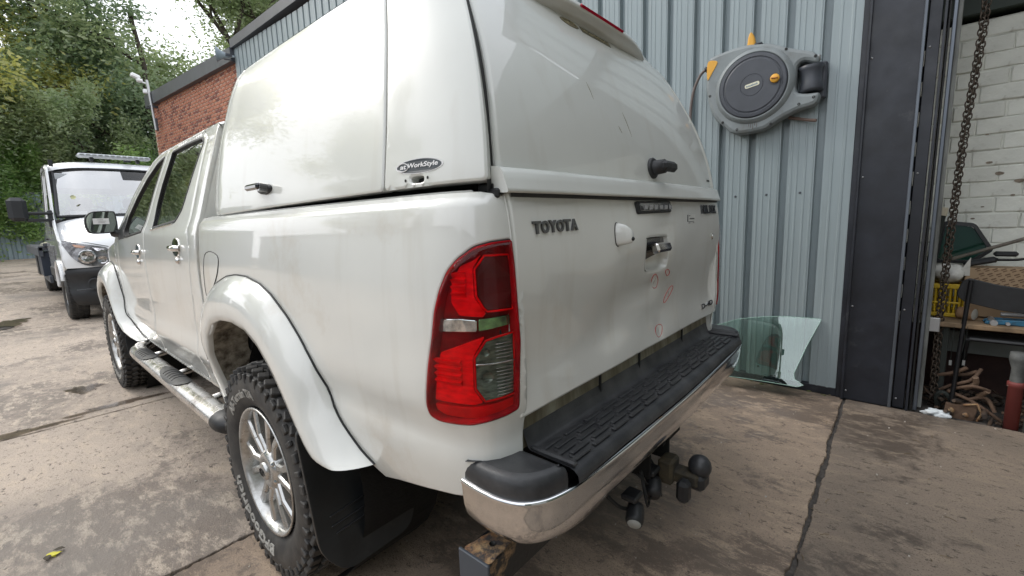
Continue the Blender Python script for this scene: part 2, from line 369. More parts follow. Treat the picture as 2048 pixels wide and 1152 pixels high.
def dens(A, st):
    out = []
    for a, b in zip(A, np.roll(A, -1, 0)):
        n = max(1, int(math.ceil(np.linalg.norm(b-a)/st)))
        for k in range(n): out.append(a+(b-a)*k/n)
    return np.array(out)
def panel(name, outline, fn, m, parent, holes=(), step=.04, r=.006, flange=.02, out=None, mirror=False, extra=None, lift=0, shell=False, **kw):
    """curved sheet: 2D outline mapped on surface fn(u,v), rounded edges, folded-in flange. `out` = vector the outside faces"""
    loops = [orient(outline)]+[orient(h)[::-1] for h in holes]
    loops = [dens(l, step) for l in loops]
    allA = loops
    def dist(P): return np.minimum.reduce([seg_dist(P, l) for l in allA])
    def ins(P):
        c = inside(P, loops[0])
        for h in loops[1:]: c &= ~inside(P, h)
        return c
    lo, hi = loops[0].min(0), loops[0].max(0)
    gx, gy = np.meshgrid(np.arange(lo[0]+step*.37, hi[0], step), np.arange(lo[1]+step*.41, hi[1], step)); G = np.stack([gx.ravel(), gy.ravel()], 1)
    d = dist(G); G = G[ins(G) & (d > max(r*1.6, step*.4))]
    pts = [l for l in loops]; extra_pts = [G]
    if r > 0:
        for l in loops:
            T = np.roll(l, -1, 0)-np.roll(l, 1, 0); T /= np.linalg.norm(T, axis=1)[:, None]+1e-9; Nn = np.stack([-T[:, 1], T[:, 0]], 1)
            for q in (.15, .45, 1.0):
                P = l+Nn*r*q; dd = dist(P); extra_pts.append(P[ins(P) & (dd > .93*r*q)])
    if extra is not None: extra_pts.append(np.array(extra))
    V2 = np.concatenate(pts+extra_pts); E = []; k = 0
    for l in loops: n = len(l); E += [(k+i, k+(i+1) % n) for i in range(n)]; k += n
    vs, _, fs = delaunay_2d_cdt([Vector(v) for v in V2], E, [], 0, 1e-5)[:3]
    U = np.array([(v[0], v[1]) for v in vs]); fs = np.array([f for f in fs if len(f) == 3]); cen = U[fs].mean(1); fs = fs[ins(cen)]
    def base(U):
        e = 1e-3; P = fn(U[:, 0], U[:, 1]); du = fn(U[:, 0]+e, U[:, 1])-fn(U[:, 0]-e, U[:, 1]); dv = fn(U[:, 0], U[:, 1]+e)-fn(U[:, 0], U[:, 1]-e)
        n = np.cross(du, dv); n /= np.linalg.norm(n, axis=1)[:, None]+1e-12; return P, n
    P0, n0 = base(U); sg = 1.0 if np.mean(n0@np.array(out)) > 0 else -1.0
    def full(U):
        P, n = base(U); n = n*sg; P = P+n*lift
        if r > 0:
            d = np.minimum(dist(U), r); P = P-n*(r-np.sqrt(np.maximum(r*r-(r-d)**2, 0)))[:, None]
        return P, n
    P, n = full(U)
    e = 8e-4
    if r > 0:
        dm = dist(U); cl = np.where(dm < r*.2)[0]
        a = full(U+[e, 0])[0]-full(U-[e, 0])[0]; b = full(U+[0, e])[0]-full(U-[0, e])[0]; nn = np.cross(a, b)*sg; nn /= np.linalg.norm(nn, axis=1)[:, None]+1e-12
        # at the rim itself: blend surface normal with the outward in-sheet direction
        nn[cl] = n[cl]*.8+nn[cl]*.35; nn /= np.linalg.norm(nn, axis=1)[:, None]
    else: nn = n
    F = fs if sg > 0 else fs[:, ::-1]
    Vl = [P]; Fl = [list(f) for f in F]; Nl = [nn]; base_i = len(P)
    if flange:
        for l in loops:
            Pl, nl = full(l); Pin = Pl-nl*flange; k = len(l); T = np.roll(Pl, -1, 0)-np.roll(Pl, 1, 0); w = np.cross(T, nl); w /= np.linalg.norm(w, axis=1)[:, None]+1e-12
            w = w*(1 if sg > 0 else 1)
            Vl += [Pl, Pin]; sw = w if sg > 0 else -w
            Nl += [sw, sw]
            for i in range(k):
                j = (i+1) % k; q = [base_i+j, base_i+i, base_i+k+i, base_i+k+j]; Fl.append(q if sg > 0 else q[::-1])
            base_i += 2*k
    V = np.concatenate(Vl); Nn = np.concatenate(Nl)
    o = obj(name, V, Fl, m, parent, smooth=True, normals=Nn, **kw)
    if mirror:
        V2 = V*[-1, 1, 1]; N2 = Nn*[-1, 1, 1]; obj(name, V2, [f[::-1] for f in Fl], m, parent, smooth=True, normals=N2, **kw)
    return o
def surf_pt(fn, u, v, w=0, out=(-1, 0, 0)):
    e = 1e-3; p = fn(u, v); a = fn(u+e, v)-fn(u-e, v); b = fn(u, v+e)-fn(u, v-e); n = np.cross(a, b); n /= np.linalg.norm(n)
    if n@np.array(out) < 0: n = -n
    return p+n*w
_tc = {}
def text2d(s, bold=0, shear=0, font=None):
    key = (s, bold, shear)
    if key in _tc: return _tc[key]
    c = bpy.data.curves.new('t', 'FONT'); c.body = s; c.size = 1; c.offset = bold; c.shear = shear; c.resolution_u = 3; c.extrude = 0; c.fill_mode = 'FRONT'
    o = bpy.data.objects.new('t', c); COL.objects.link(o); me = bpy.data.meshes.new_from_object(o.evaluated_get(bpy.context.evaluated_depsgraph_get()))
    V = np.array([v.co[:2] for v in me.vertices]); F = [list(p.vertices) for p in me.polygons]
    bpy.data.objects.remove(o); bpy.data.curves.remove(c); bpy.data.meshes.remove(me)
    lo, hi = V.min(0), V.max(0); V = (V-lo)/(hi[0]-lo[0]); asp = (hi[1]-lo[1])/(hi[0]-lo[0]); V[:, 1] /= asp   # unit box
    _tc[key] = (V, F); return V, F
def text_on(bag, s, place, h, **k):
    # place(u,v,w): u,v in 0..1 of the text box
    V, F = text2d(s, **k); from_edges = {}
    for f in F:
        for i in range(len(f)):
            a, b = f[i], f[(i+1) % len(f)]; from_edges[(a, b)] = 1
    bd = [(a, b) for (a, b) in from_edges if (b, a) not in from_edges]
    top = np.array([place(v[0], v[1], h) for v in V]); bot = np.array([place(v[0], v[1], 0) for v in V]); n = len(V)
    bag.add(np.concatenate([top, bot]), F+[[b, a, a+n, b+n] for a, b in bd]); return bag
# ------------------------------------------------------------------ shared materials
WHITE = mat('white_car_paint', (.69, .695, .66), .29, coat=1, var=.05, vscale=2.5, dirt=(.46, .39, .29), dirt_scale=2.6, dirt_lo=.56, dirt_hi=.92, streak=(.50, .47, .40))
CANW = mat('canopy_white_gelcoat', (.66, .672, .635), .34, coat=.8, var=.04, vscale=3, dirt=(.55, .50, .42), dirt_scale=1.6, dirt_lo=.62, dirt_hi=1.0, bump=.0004, bscale=9, streak=(.52, .50, .44))
DIRTYW = mat('dirty_white_inner_wing', (.50, .46, .38), .8, var=.5, vscale=22, var_col=(.10, .08, .06), bump=.004, bscale=40)
BLACKP = mat('black_grained_plastic', (.018, .019, .021), .48, var=.3, vscale=20, bump=.0004, bscale=500, rvar=.08)
STEPP = mat('worn_step_plastic', (.020, .021, .024), .42, var=.9, vscale=11, var_col=(.055, .056, .058), bump=.0004, bscale=300, rvar=.1)
BLACKM = mat('black_underbody', (.007, .007, .007), .9, var=.5, vscale=9, bump=.002, bscale=60)
GAP = mat('black_rubber_seal', (.010, .010, .010), .6)
CHROME = mat('chrome', (.72, .70, .68), .07, metal=1, rvar=.05, vscale=8)
CHROMEB = mat('dull_bumper_chrome', (.70, .71, .725), .11, metal=1, var=.12, vscale=9, rvar=.07, bump=.0005, bscale=7, dirt=(.42, .38, .34), dirt_scale=12, dirt_lo=.62, dirt_hi=.9)
ALU = mat('brushed_side_tube', (.62, .61, .60), .24, metal=1, rvar=.1, vscale=12, dirt=(.30, .27, .24), dirt_scale=8)
ALLOY = mat('alloy_wheel', (.52, .52, .51), .30, metal=.85, dirt=(.20, .18, .15), dirt_scale=11, dirt_lo=.50, dirt_hi=.72, rvar=.1)
RUBBER = mat('tyre_rubber', (.022, .022, .023), .62, var=.8, vscale=16, var_col=(.055, .052, .048), bump=.001, bscale=90)
RUBL = mat('tyre_lettering', (.42, .41, .38), .75, var=.5, vscale=60)
RUST = mat('rust', (.22, .10, .045), .85, var=.8, vscale=25, var_col=(.40, .27, .14), bump=.003, bscale=60, dirt=(.05, .045, .045), dirt_scale=14, dirt_lo=.5, dirt_hi=.6)
WINDOW = glassmat('dark_side_window', (.16, .19, .17), 1.5, ior=1.5)
STRIP = mat('dirty_sill_strip', (.40, .385, .30), .6, var=.7, vscale=14, var_col=(.12, .10, .06), stretch=(1, 1, .18), dirt=(.14, .11, .06), dirt_scale=8, dirt_lo=.45, dirt_hi=.7)

truck = thing('pickup_truck', 'white double cab pickup with a tall white canopy, parked beside the green-grey metal wall', 'pickup truck', (0, 0, 0))
OUTL = (-1, 0, 0)
# ---- rear bed side (one sheet round the rear corner)
op_in = [(.505, .48, -.835), (.505, .56, -.845), (.50, .64, -.868), (.478, .73, -.893), (.43, .82, -.901), (.345, .882, -.903), (.231, .910, -.904), (.10, .917, -.904), (-.022, .905, -.904), (-.125, .866, -.904), (-.212, .806, -.904), (-.285, .73, -.903), (-.345, .662, -.902), (-.392, .612, -.901), (-.425, .588, -.899), (-.455, .577, -.895), (-.49, .574, -.886)]
op_out = [(.655, .47), (.662, .60), (.660, .72), (.645, .82), (.60, .905), (.52, .975), (.41, 1.03), (.286, 1.061), (.18, 1.073), (.072, 1.072), (-.04, 1.055), (-.132, 1.024), (-.235, .965), (-.319, .90), (-.37, .845), (-.408, .786), (-.44, .725), (-.49, .665), (-.554, .608), (-.60, .585)]
bo = [(-.098, .49), (.0, .485), (.60, .485), (.85, .50), (1.05, .515), (1.251, .569), (1.40, .598), (1.498, .612), (1.66, .635), (1.668, .80), (1.668, 1.20), (1.662, 1.262), (1.64, 1.290), (1.60, 1.2955), (-.098, 1.2955)]
lamp_hole = fillet(TR['lamp'], .01)
ring = resample(op_out, 40); rin = resample([(p[0], p[1]) for p in op_in], 40)
mid = ring*.55+rin*.45
arch_hole = [(.55-y, z) for y, z in mid]; arch_hole = [(.55-mid[0][0], .40)]+arch_hole+[(.55-mid[-1][0]-.0, .40)]
# bottom handled by cutting the outline with the arch instead of a hole
A = np.array([(.55-y, z) for y, z in mid])
left = [p for p in bo if p[0] < A[:, 0].min() or p[1] > .7]
outline = [(-.098, 1.2955), (-.098, .49)]+[(max(a, -.09), b) for a, b in A.tolist()]+[(1.18, .55), (1.251, .569), (1.40, .598), (1.498, .612), (1.66, .635), (1.668, .80), (1.668, 1.20), (1.662, 1.262), (1.64, 1.285), (1.58, 1.2955)]
outline = [o for i, o in enumerate(outline) if not (0 < i < 40 and o[0] <= -.089 and i > 2)]
panel('bed_side', outline, bed, WHITE, truck, holes=[lamp_hole], step=.035, r=.006, out=OUTL, flange=.03, mirror=True)
# fuel flap as an inset panel line: dark joint ring plus raised flap
ff = cat_path(TR['fuel'], 6, True)
fp = [surf_pt(bed, a, b, .0005) for a, b in ff]
Bag().tube(fp, .0022, 5, closed=True).obj('fuel_flap_joint', GAP, truck)
panel('fuel_flap', ff, bed, WHITE, truck, step=.03, r=.003, out=OUTL, flange=0, lift=.0015)
# ---- wheel arch flares
def flare(ring_yz, inn, bodyfn, name, dy=0, gasket=True, ret=.085):
    n = 64; O = resample(ring_yz, n); I3 = resample([(p[0], p[1], p[2]) for p in inn], n)
    G = []
    for i in range(n):
        o3 = bodyfn(O[i]); i3 = np.array([I3[i][2], I3[i][0], I3[i][1]]); o3 = o3+np.array([-.003, 0, 0])
        c1 = o3+np.array([-.034, 0, 0])+(i3-o3)*.10*np.array([0, 1, 1]); c2 = i3+np.array([-.016, 0, 0])+(o3-i3)*.45*np.array([0, 1, 1])
        row = [o3+[.012, 0, 0]]
        for t in np.linspace(0, 1, 11): row.append((1-t)**3*o3+3*t*(1-t)**2*c1+3*t*t*(1-t)*c2+t**3*i3)
        d = i3-o3; d[0] = 0; d /= np.linalg.norm(d)+1e-9
        row.append(i3+d*.004+[.006, 0, 0]); row.append(i3+d*.004+[.022, 0, 0])
        G.append(row)
    G = np.array(G)+[0, dy, 0]; b = Bag(); b.grid(G, flip=True)
    V, F, S = b.arrays(); o = obj(name, V, F, WHITE, truck, smooth=True)
    # orientation check: make the outside face -x
    me = o.data; nx = sum(p.normal.x*p.area for p in me.polygons)
    V2 = V*[-1, 1, 1]
    if nx > 0: me.flip_normals()
    obj(name, V2, [f[::-1] for f in F] if nx <= 0 else F, WHITE, truck, smooth=True)
    # dirty inner return
    H = []
    for i in range(n):
        i3 = G[i][-1]; c = np.array([0, dy+.0, .40]); d = (i3-c)*[0, 1, 1]; d /= np.linalg.norm(d)
        H.append([i3, i3+[.03, 0, 0]+d*.006, i3+[.085, 0, 0]+d*.012, i3+[.13, 0, 0]+d*.01])
    for sgn in (1, -1): Bag().grid(np.array(H)*[sgn, 1, 1]).obj('inner_arch_lip', DIRTYW, truck)
    if gasket:
        P = [p[1]+np.array([-.0005, 0, 0]) for p in G]
        Bag().tube(P, .0030, 6).obj('flare_gasket', GAP, truck)
    return G
flare(op_out, op_in, lambda q: bed(.55-q[0], q[1]), 'wheel_arch_flare')
fo_out = [(3.95, .60), (3.90, .74), (3.80, .86), (3.66, .955), (3.50, 1.005), (3.34, 1.02), (3.17, 1.025), (3.03, 1.005), (2.94, .955), (2.88, .88), (2.84, .79), (2.79, .70), (2.70, .615), (2.58, .555), (2.42, .520), (2.24, .508)]
fo_in = [(3.60, .50, -.86), (3.59, .60, -.88), (3.54, .72, -.895), (3.45, .80, -.90), (3.33, .852, -.90), (3.20, .868, -.90), (3.08, .86, -.90), (2.97, .80, -.90), (2.88, .72, -.90), (2.80, .64, -.898), (2.72, .575, -.893), (2.62, .53, -.885), (2.50, .505, -.87), (2.36, .495, -.855)]
flare(fo_out, fo_in, lambda q: cab(q[0], q[1]), 'wheel_arch_flare')
# ---- wheel housings (dark liners) and underbody
for cy in (0, 3.085):
    for sx in (-1, 1):
        b = Bag(); b.lathe([(.47, 0), (.47, -.30*1), (.02, -.32)], (sx*-.0+sx*.775, cy, .42), (sx, 0, 0), 28); b.obj('wheel_liner', BLACKM, truck)
b = Bag()
b.box((0, 1.5, .56), (1.30, 4.6, .10), .01); b.box((-.45, 1.45, .50), (.10, 4.7, .14), .01); b.box((.45, 1.45, .50), (.10, 4.7, .14), .01)
b.box((0, -.2, .66), (1.2, 1.5, .16), .01)
b.obj('chassis', BLACKM, truck)
b = Bag(); b.tube([(-.72, 0, .385), (.72, 0, .385)], .045, 12); b.lathe([(.0, -.1), (.10, -.09), (.15, 0), (.10, .09), (0, .1)], (0, 0, .385), (0, 1, 0), 16); b.obj('rear_axle', BLACKM, truck)
b = Bag()
for sx in (-1, 1):
    b.tube([(sx*.52, -.62, .58), (sx*.52, -.3, .47), (sx*.52, 0, .44), (sx*.52, .4, .50), (sx*.52, .7, .56)], .03, 6)
b.obj('leaf_spring', BLACKM, truck)
Bag().tube([(.45, .3, .42), (.45, -.3, .50), (.5, -.7, .42)], .03, 10).obj('exhaust_pipe', RUST, truck)
# inner bed tub and cab core, dark
bx('bed_tub', (0, -.20, .98), (1.46, 1.55, .55), BLACKM, truck)
bx('cab_floor', (0, 1.75, .72), (1.50, 2.1, .45), BLACKM, truck)
# ---- cab sides
def P2(*a): return list(a)
pil = [(.672, .485), (.672, 1.27), (.70, 1.60), (.715, 1.700), (.74, 1.745), (1.70, 1.748), (2.02, 1.70), (2.30, 1.58), (2.62, 1.40), (2.72, 1.34)]
rd = fillet([(.685, .50), (1.722, .50), (1.735, .80), (1.728, 1.10), (1.72, 1.25), (1.665, 1.50), (1.60, 1.718), (1.20, 1.722), (.93, 1.712), (.835, 1.66), (.80, 1.45), (.795, 1.27), (.775, 1.12), (.80, .96), (.835, .80), (.82, .66), (.70, .56)], .03)
rd = fillet([(.835, .52), (1.725, .52), (1.737, .80), (1.728, 1.10), (1.715, 1.25), (1.655, 1.50), (1.592, 1.715), (1.20, 1.720), (.93, 1.714), (.845, 1.67), (.815, 1.45), (.805, 1.27), (.79, 1.12), (.815, .96), (.85, .80), (.85, .66)], .03)
rw = fillet([(1.435, 1.262), (1.06, 1.285), (.985, 1.345), (.925, 1.50), (.885, 1.665), (.93, 1.69), (1.20, 1.697), (1.43, 1.692), (1.47, 1.52), (1.475, 1.38)], .022)
rw = fillet([(1.535, 1.258), (1.07, 1.285), (.995, 1.34), (.935, 1.50), (.885, 1.66), (.93, 1.690), (1.20, 1.698), (1.50, 1.694), (1.545, 1.50), (1.565, 1.38)], .022)
fd = fillet([(1.735, .52), (2.42, .52), (2.62, .56), (2.70, .66), (2.72, .80), (2.70, 1.00), (2.66, 1.16), (2.60, 1.30), (2.36, 1.475), (2.16, 1.60), (1.96, 1.682), (1.78, 1.714), (1.602, 1.715), (1.665, 1.50), (1.725, 1.25), (1.738, 1.10), (1.747, .80)], .03)
fw = fillet([(1.79, 1.245), (2.34, 1.213), (2.42, 1.26), (2.40, 1.36), (2.22, 1.485), (2.03, 1.595), (1.84, 1.665), (1.66, 1.688), (1.69, 1.58), (1.74, 1.40)], .022)
frame_o = fillet([(.672, .495), (.672, 1.29), (.70, 1.60), (.72, 1.71), (.80, 1.738), (1.60, 1.742), (1.85, 1.725), (2.10, 1.655), (2.36, 1.52), (2.62, 1.35), (2.70, 1.27), (2.62, 1.10), (2.5, 1.0), (2.0, 1.0), (2.0, .90), (2.0, .495)], .02)
frame_o = fillet([(.672, .495), (.672, 1.29), (.70, 1.60), (.72, 1.71), (.80, 1.738), (1.60, 1.742), (1.85, 1.725), (2.10, 1.655), (2.36, 1.52), (2.62, 1.34), (2.85, 1.16), (2.85, .52), (2.4, .495)], .02)
def shrink(P, k):
    P = orient(P); T = np.roll(P, -1, 0)-np.roll(P, 1, 0); T /= np.linalg.norm(T, axis=1)[:, None]+1e-9; return P+np.stack([-T[:, 1], T[:, 0]], 1)*k
panel('rear_door', rd, cab, WHITE, truck, holes=[rw], step=.045, r=.007, out=OUTL, mirror=True)
panel('front_door', fd, cab, WHITE, truck, holes=[fw], step=.045, r=.007, out=OUTL, mirror=True)
# painted body frame around the doors (pillars, roof rail, sill)
holes_f = [shrink(rd, -.004), shrink(fd, -.004)]
panel('cab_frame', frame_o, cab, WHITE, truck, holes=holes_f, step=.05, r=.003, out=OUTL, mirror=True, flange=.03)
# dark jamb set behind the door gaps
panel('door_jamb', shrink(frame_o, .03), cab, GAP, truck, holes=[shrink(rw, -.03), shrink(fw, -.03)], step=.09, r=0, out=OUTL, mirror=True, lift=-.03, flange=0)
def wframe(w, name):
    o = shrink(w, .0005); i = shrink(w, .013)
    panel(name+'_seal', o, cab, GAP, truck, holes=[i], step=.03, r=.002, out=OUTL, lift=.001, mirror=True, flange=.012)
    panel(name, shrink(w, .010), cab, WINDOW, truck, step=.06, r=0, out=OUTL, lift=-.010, mirror=True, flange=0)
wframe(rw, 'rear_window'); wframe(fw, 'front_window')
Bag().tube([surf_pt(cab, y, z, .003) for y, z in [(1.10, 1.276), (1.30, 1.266), (1.53, 1.252)]], .004, 6).obj('chrome_strip', CHROME, truck)
# mirror corner triangle
panel('mirror_corner', [(2.345, 1.212), (2.60, 1.20), (2.60, 1.27), (2.43, 1.375), (2.425, 1.27)], cab, BLACKP, truck, step=.04, r=.003, out=OUTL, lift=.004, mirror=True)
# roof
G = []
for t in np.linspace(0, 1, 26):
    y = .70+(2.62-.70)*t; zt = np.interp(y, [.70, .76, 1.2, 1.7, 1.9, 2.1, 2.36, 2.62], [1.742, 1.775, 1.80, 1.79, 1.765, 1.70, 1.575, 1.40]); ze = np.interp(y, [.70, .8, 1.6, 1.85, 2.1, 2.36, 2.62], [1.71, 1.737, 1.741, 1.724, 1.654, 1.519, 1.339])
    e = cab(y, ze); row = []
    for s in np.linspace(-1, 1, 25):
        x = e[0]*-s*-1; a = abs(s); row.append((e[0]*-s, y, ze+(zt-ze)*(1-a**3.2)**.6))
    G.append(row)
G = np.array(G)
ir = int(np.searchsorted(G[:, 0, 1], 1.86))
Bag().grid(G[:ir+1], flip=True).obj('roof', WHITE, truck)
Bag().grid(G[ir:, 2:-2], flip=True).obj('windscreen', glassmat('windscreen_tint', (.30, .34, .32), 1.3), truck)
for sl in (slice(0, 3), slice(-3, None)): Bag().grid(G[ir:, sl], flip=True).obj('windscreen_pillar', WHITE, truck)
# cab back wall
Bag().add([(-.79, .665, .6), (.79, .665, .6), (.79, .665, 1.30), (.66, .69, 1.70), (-.66, .69, 1.70), (-.79, .665, 1.30)], [[0, 1, 2, 3, 4, 5]]).obj('cab_back_wall', WHITE, truck)
# front wing, bonnet, nose
fwg = [(2.73, .55), (2.73, 1.10), (2.70, 1.18), (2.9, 1.155), (3.2, 1.125), (3.5, 1.08), (3.75, 1.0), (3.88, .88), (3.92, .60), (3.62, .55)]
arc = [(3.62, .55), (3.60, .70), (3.48, .86), (3.25, .95), (3.0, .93), (2.90, .80), (2.84, .66)]
panel('front_wing', [(2.735, .66), (2.73, 1.10), (2.70, 1.20), (2.9, 1.17), (3.2, 1.14), (3.5, 1.09), (3.75, 1.0), (3.88, .88), (3.92, .60), (3.62, .55)]+arc[1:], cab, WHITE, truck, step=.05, r=.006, out=OUTL, mirror=True)
G = []
for t in np.linspace(0, 1, 20):
    y = 2.66+1.28*t; e = cab(min(y, 3.9), np.interp(y, [2.66, 2.9, 3.2, 3.5, 3.75, 3.94], [1.21, 1.17, 1.14, 1.09, 1.0, .86]))
    zc = np.interp(y, [2.66, 3.2, 3.6, 3.85, 3.94], [1.26, 1.22, 1.15, 1.05, .90]); row = []
    for s in np.linspace(-1, 1, 21): row.append((-e[0]*s, y, e[2]+(zc-e[2])*(1-abs(s)**2.5)))
    G.append(row)
Bag().grid(np.array(G), flip=True).obj('bonnet', WHITE, truck)
b = Bag(); b.box((0, 3.93, .62), (1.5, .16, .44), .05); b.obj('front_bumper', WHITE, truck)
# interior
b = Bag()
for sx in (-.37, .37):
    for (yy, zz) in ((1.95, .0), (1.05, .02)):
        b.box((sx, yy, .98+zz), (.50, .50, .14), .05); b.box((sx, yy-.27, 1.22+zz), (.46, .12, .52), .05); b.box((sx, yy-.30, 1.53+zz), (.24, .09, .16), .035)
b.obj('seats', mat('seat_cloth', (.05, .05, .055), .9), truck)
b = Bag(); b.box((0, 2.52, 1.05), (1.4, .30, .30), .06); b.obj('dashboard', BLACKP, truck)
b = Bag(); a = np.linspace(0, 2*math.pi, 25)[:-1]; b.tube([(.37+.18*math.cos(q), 2.28+.05*math.sin(q), 1.12+.17*math.sin(q)) for q in a], .014, 6, closed=True); b.obj('steering_wheel', BLACKP, truck)
# ---- door handles
def handle(y0, y1, z, name='door_handle'):
    rt = bpy.data.objects.new(name, None)
    b = Bag()
    yc = (y0+y1)/2; L2 = (y1-y0)/2
    cup = [(yc+L2*.62*math.cos(a), z+.046*math.sin(a)) for a in np.linspace(0, 2*math.pi, 25)[:-1]]
    b.prism(cup, lambda u, v, w: surf_pt(cab, u, v, w-.002), .006, .003, smooth=True)
    o = b.obj(name, CHROME, truck)
    b = Bag(); pts = [surf_pt(cab, yc+L2*q, z-.004, h) for q, h in [(-.62, .003), (-.52, .014), (-.25, .021), (.25, .021), (.52, .014), (.62, .003)]]
    b.tube(cat_path(pts, 4), .0115, 8, sq=1.3); c = b.obj('grip', CHROME, o)
    b = Bag(); b.lathe([(.0, .016), (.012, .014), (.018, .006), (.018, 0)], surf_pt(cab, y0+.07, z-.062, 0), (-1, 0, 0), 14); b.obj('lock', CHROME, o)
    return o
handle(.89, 1.10, 1.163); handle(1.81, 2.00, 1.128)
# ---- door mirror
b = Bag()
ml = [(-.985, 1.345), (-.965, 1.385), (-.93, 1.402), (-.84, 1.404), (-.822, 1.385), (-.820, 1.285), (-.838, 1.258), (-.955, 1.252), (-.982, 1.28)]
ml = cat_path(ml, 4, True)
def mrr(sc, y, k=0): c = ml.mean(0); return [(c[0]+(p[0]-c[0])*sc+k, y, c[1]+(p[1]-c[1])*sc) for p in ml]
rows = [mrr(.93, 2.615), mrr(1.0, 2.612), mrr(1.03, 2.63), mrr(1.03, 2.66), mrr(.98, 2.71), mrr(.82, 2.755), mrr(.5, 2.78), mrr(.05, 2.785)]
rows = np.array(rows)
mh = Bag().grid(rows[:4], closed_v=True).obj('mirror_bezel', BLACKP, truck)
Bag().grid(rows[3:], closed_v=True).obj('mirror_shell', CHROME, mh)
c = ml.mean(0); P = np.array(mrr(.93, 2.618)); Bag().add(np.vstack([P, [[c[0], 2.618, c[1]]]]), [[i, (i+1) % len(P), len(P)] for i in range(len(P))]).obj('mirror_glass', mat('mirror_glass', (.40, .45, .43), .02, metal=1), mh)
Bag().tube([(-.84, 2.66, 1.25), (-.80, 2.60, 1.245), (-.775, 2.53, 1.245)], [.03, .028, .035], 8).obj('mirror_arm', BLACKP, mh)
bx('mirror_sticker', (-.905, 2.608, 1.335), (.085, .001, .040), mat('paper_sticker', (.75, .75, .74), .6), mh, bev=0)
b = Bag()
for i, (xx, w) in enumerate([(-.915, .055), (-.905, .065), (-.91, .060)]): b.box((xx+.006, 2.6068, 1.345-i*.010), (w*.6, .0006, .0018))
b.obj('sticker_print', mat('grey_print', (.12, .12, .13), .7), mh)
# ---- side step
def tubex(y): return -.905
b = Bag(); P = [(-.80, 2.30, .505), (-.87, 2.26, .485), (-.90, 2.18, .478)]+[(-.905, y, .475) for y in np.linspace(2.05, .50, 10)]+[(-.905, .44, .475)]
P = np.array([(x+.025, y, z-.022) for x, y, z in P])
st = b.tube(cat_path(P, 3), .050, 18, sq=.78).obj('side_step', ALU, truck)
b = Bag(); e = P[-1]; b.tube([e+[0, .01, 0], e+[0, -.03, 0], e+[.004, -.075, .0], e+[.012, -.105, .002]], [.0525, .054, .048, .025], 18, sq=.8); b.obj('end_cap', BLACKP, st)
for y0, y1 in ((.62+.35, .62+.0+.80), (1.70, 2.08)):
    rows = []
    for t in np.linspace(0, 1, 14):
        y = y0+(y1-y0)*t; w = math.sin(math.pi*min(max(t, .001), .999))**.45; row = []
        for a in np.linspace(-1, 1, 9)*1.15*w: row.append((-.88+.053*math.sin(a)*-1*1.0, y, .453+.0515*.80*math.cos(a)+.002))
        rows.append(row)
    pd = Bag().grid(np.array(rows), flip=True).obj('tread_pad', BLACKP, st)
    b = Bag()
    for k in range(5):
        y = (y0+y1)/2+(k-2)*.045; b.tube([(-.88-.053*math.sin(a), y+.02*math.cos(a*1.4), .453+.0425*math.cos(a)+.001) for a in np.linspace(-.7, .7, 7)], .0028, 5)
    b.obj('tread_rib', GAP, pd)
b = Bag()
for y in (.75, 1.35, 1.95): b.tube([(-.87, y, .45), (-.72, y, .47), (-.55, y, .55)], .018, 8); 
b.obj('step_bracket', ALU, st)
for o_ in [Bag().tube(cat_path(P*[-1, 1, 1], 3), .050, 14, sq=.78)]: o_.obj('side_step', ALU, truck)
# ---- mud flaps
def mudflap(yc, x0, x1, zt, zb, w=.012):
    b = Bag(); P = fillet([(x0, zt), (x1, zt), (x1-.0, zb+.10), (x1-.05, zb), (x0+.06, zb-.01), (x0, zb+.07)] if x0 < 0 else [(x0, zt), (x1, zt), (x1, zb), (x0, zb)], .04)
    b.prism(P, lambda u, v, h: np.array([u, yc-h+.24*(v-zb)-.012*math.sin((u-x0)*9)*(zt-v), v]), w, .002, smooth=True); return b
mf = mudflap(-.440, -.905, -.555, .655, .215).obj('mud_flap', mat('mud_flap_rubber', (.022, .025, .028), .40, var=.6, vscale=5, rvar=.12, dirt=(.06, .055, .05), dirt_scale=6, dirt_lo=.55, dirt_hi=.9), truck)
b = Bag()
for z, x0, x1 in ((.385, -.86, -.64), (.355, -.86, -.65), (.33, -.85, -.66)): b.box(((x0+x1)/2, -.4545+.24*(z-.215), z), (x1-x0, .007, .007), .002, rot=[[1, 0, -.10], [0, 1, 0], [.10, 0, 1]])
b.obj('flap_rib', BLACKP, mf)
V = np.array([v.co for v in mf.data.vertices]); obj('mud_flap', V*[-1, 1, 1], [list(p.vertices)[::-1] for p in mf.data.polygons], mf.data.materials[0], truck)
b = mudflap(2.66, -.872, -.66, .50, .25); b.obj('mud_flap', BLACKP, truck)
# ---- tailgate
gx0, gx1 = -.697, .700
gt = fillet([(gx0, 1.2935), (gx0+.004, .792), (gx1, .792), (gx1, 1.2935)], .012)
hole = cat_path([(-.060, 1.150), (-.052, 1.160), (.02, 1.162), (.094, 1.160), (.106, 1.152), (.112, 1.10), (.110, 1.070), (.09, 1.053), (.0, 1.050), (-.045, 1.055), (-.060, 1.072), (-.062, 1.11)], 3, True)
def gate_d(x, z):
    p = gate(x, z); p = p.copy(); x = np.asarray(x); z = np.asarray(z)
    # pressed in dents and soft waviness of the knocked sheet
    d = 1.15*(.006*np.exp(-(((x+.05)/.16)**2+((z-.99)/.05)**2))+.005*np.exp(-(((x-.02)/.05)**2+((z-1.0)/.03)**2))+.004*np.exp(-(((x-.08)/.03)**2+((z-.83)/.03)**2))+.004*np.exp(-(((x+.28)/.09)**2+((z-.93)/.07)**2)))
    d = d+.0018*np.sin(x*7+z*9)*np.exp(-((z-1.0)/.16)**2)+.0014*np.sin(x*15-z*21)*np.exp(-((x)/.4)**2)
    p[..., 1] = p[..., 1]+d; return p
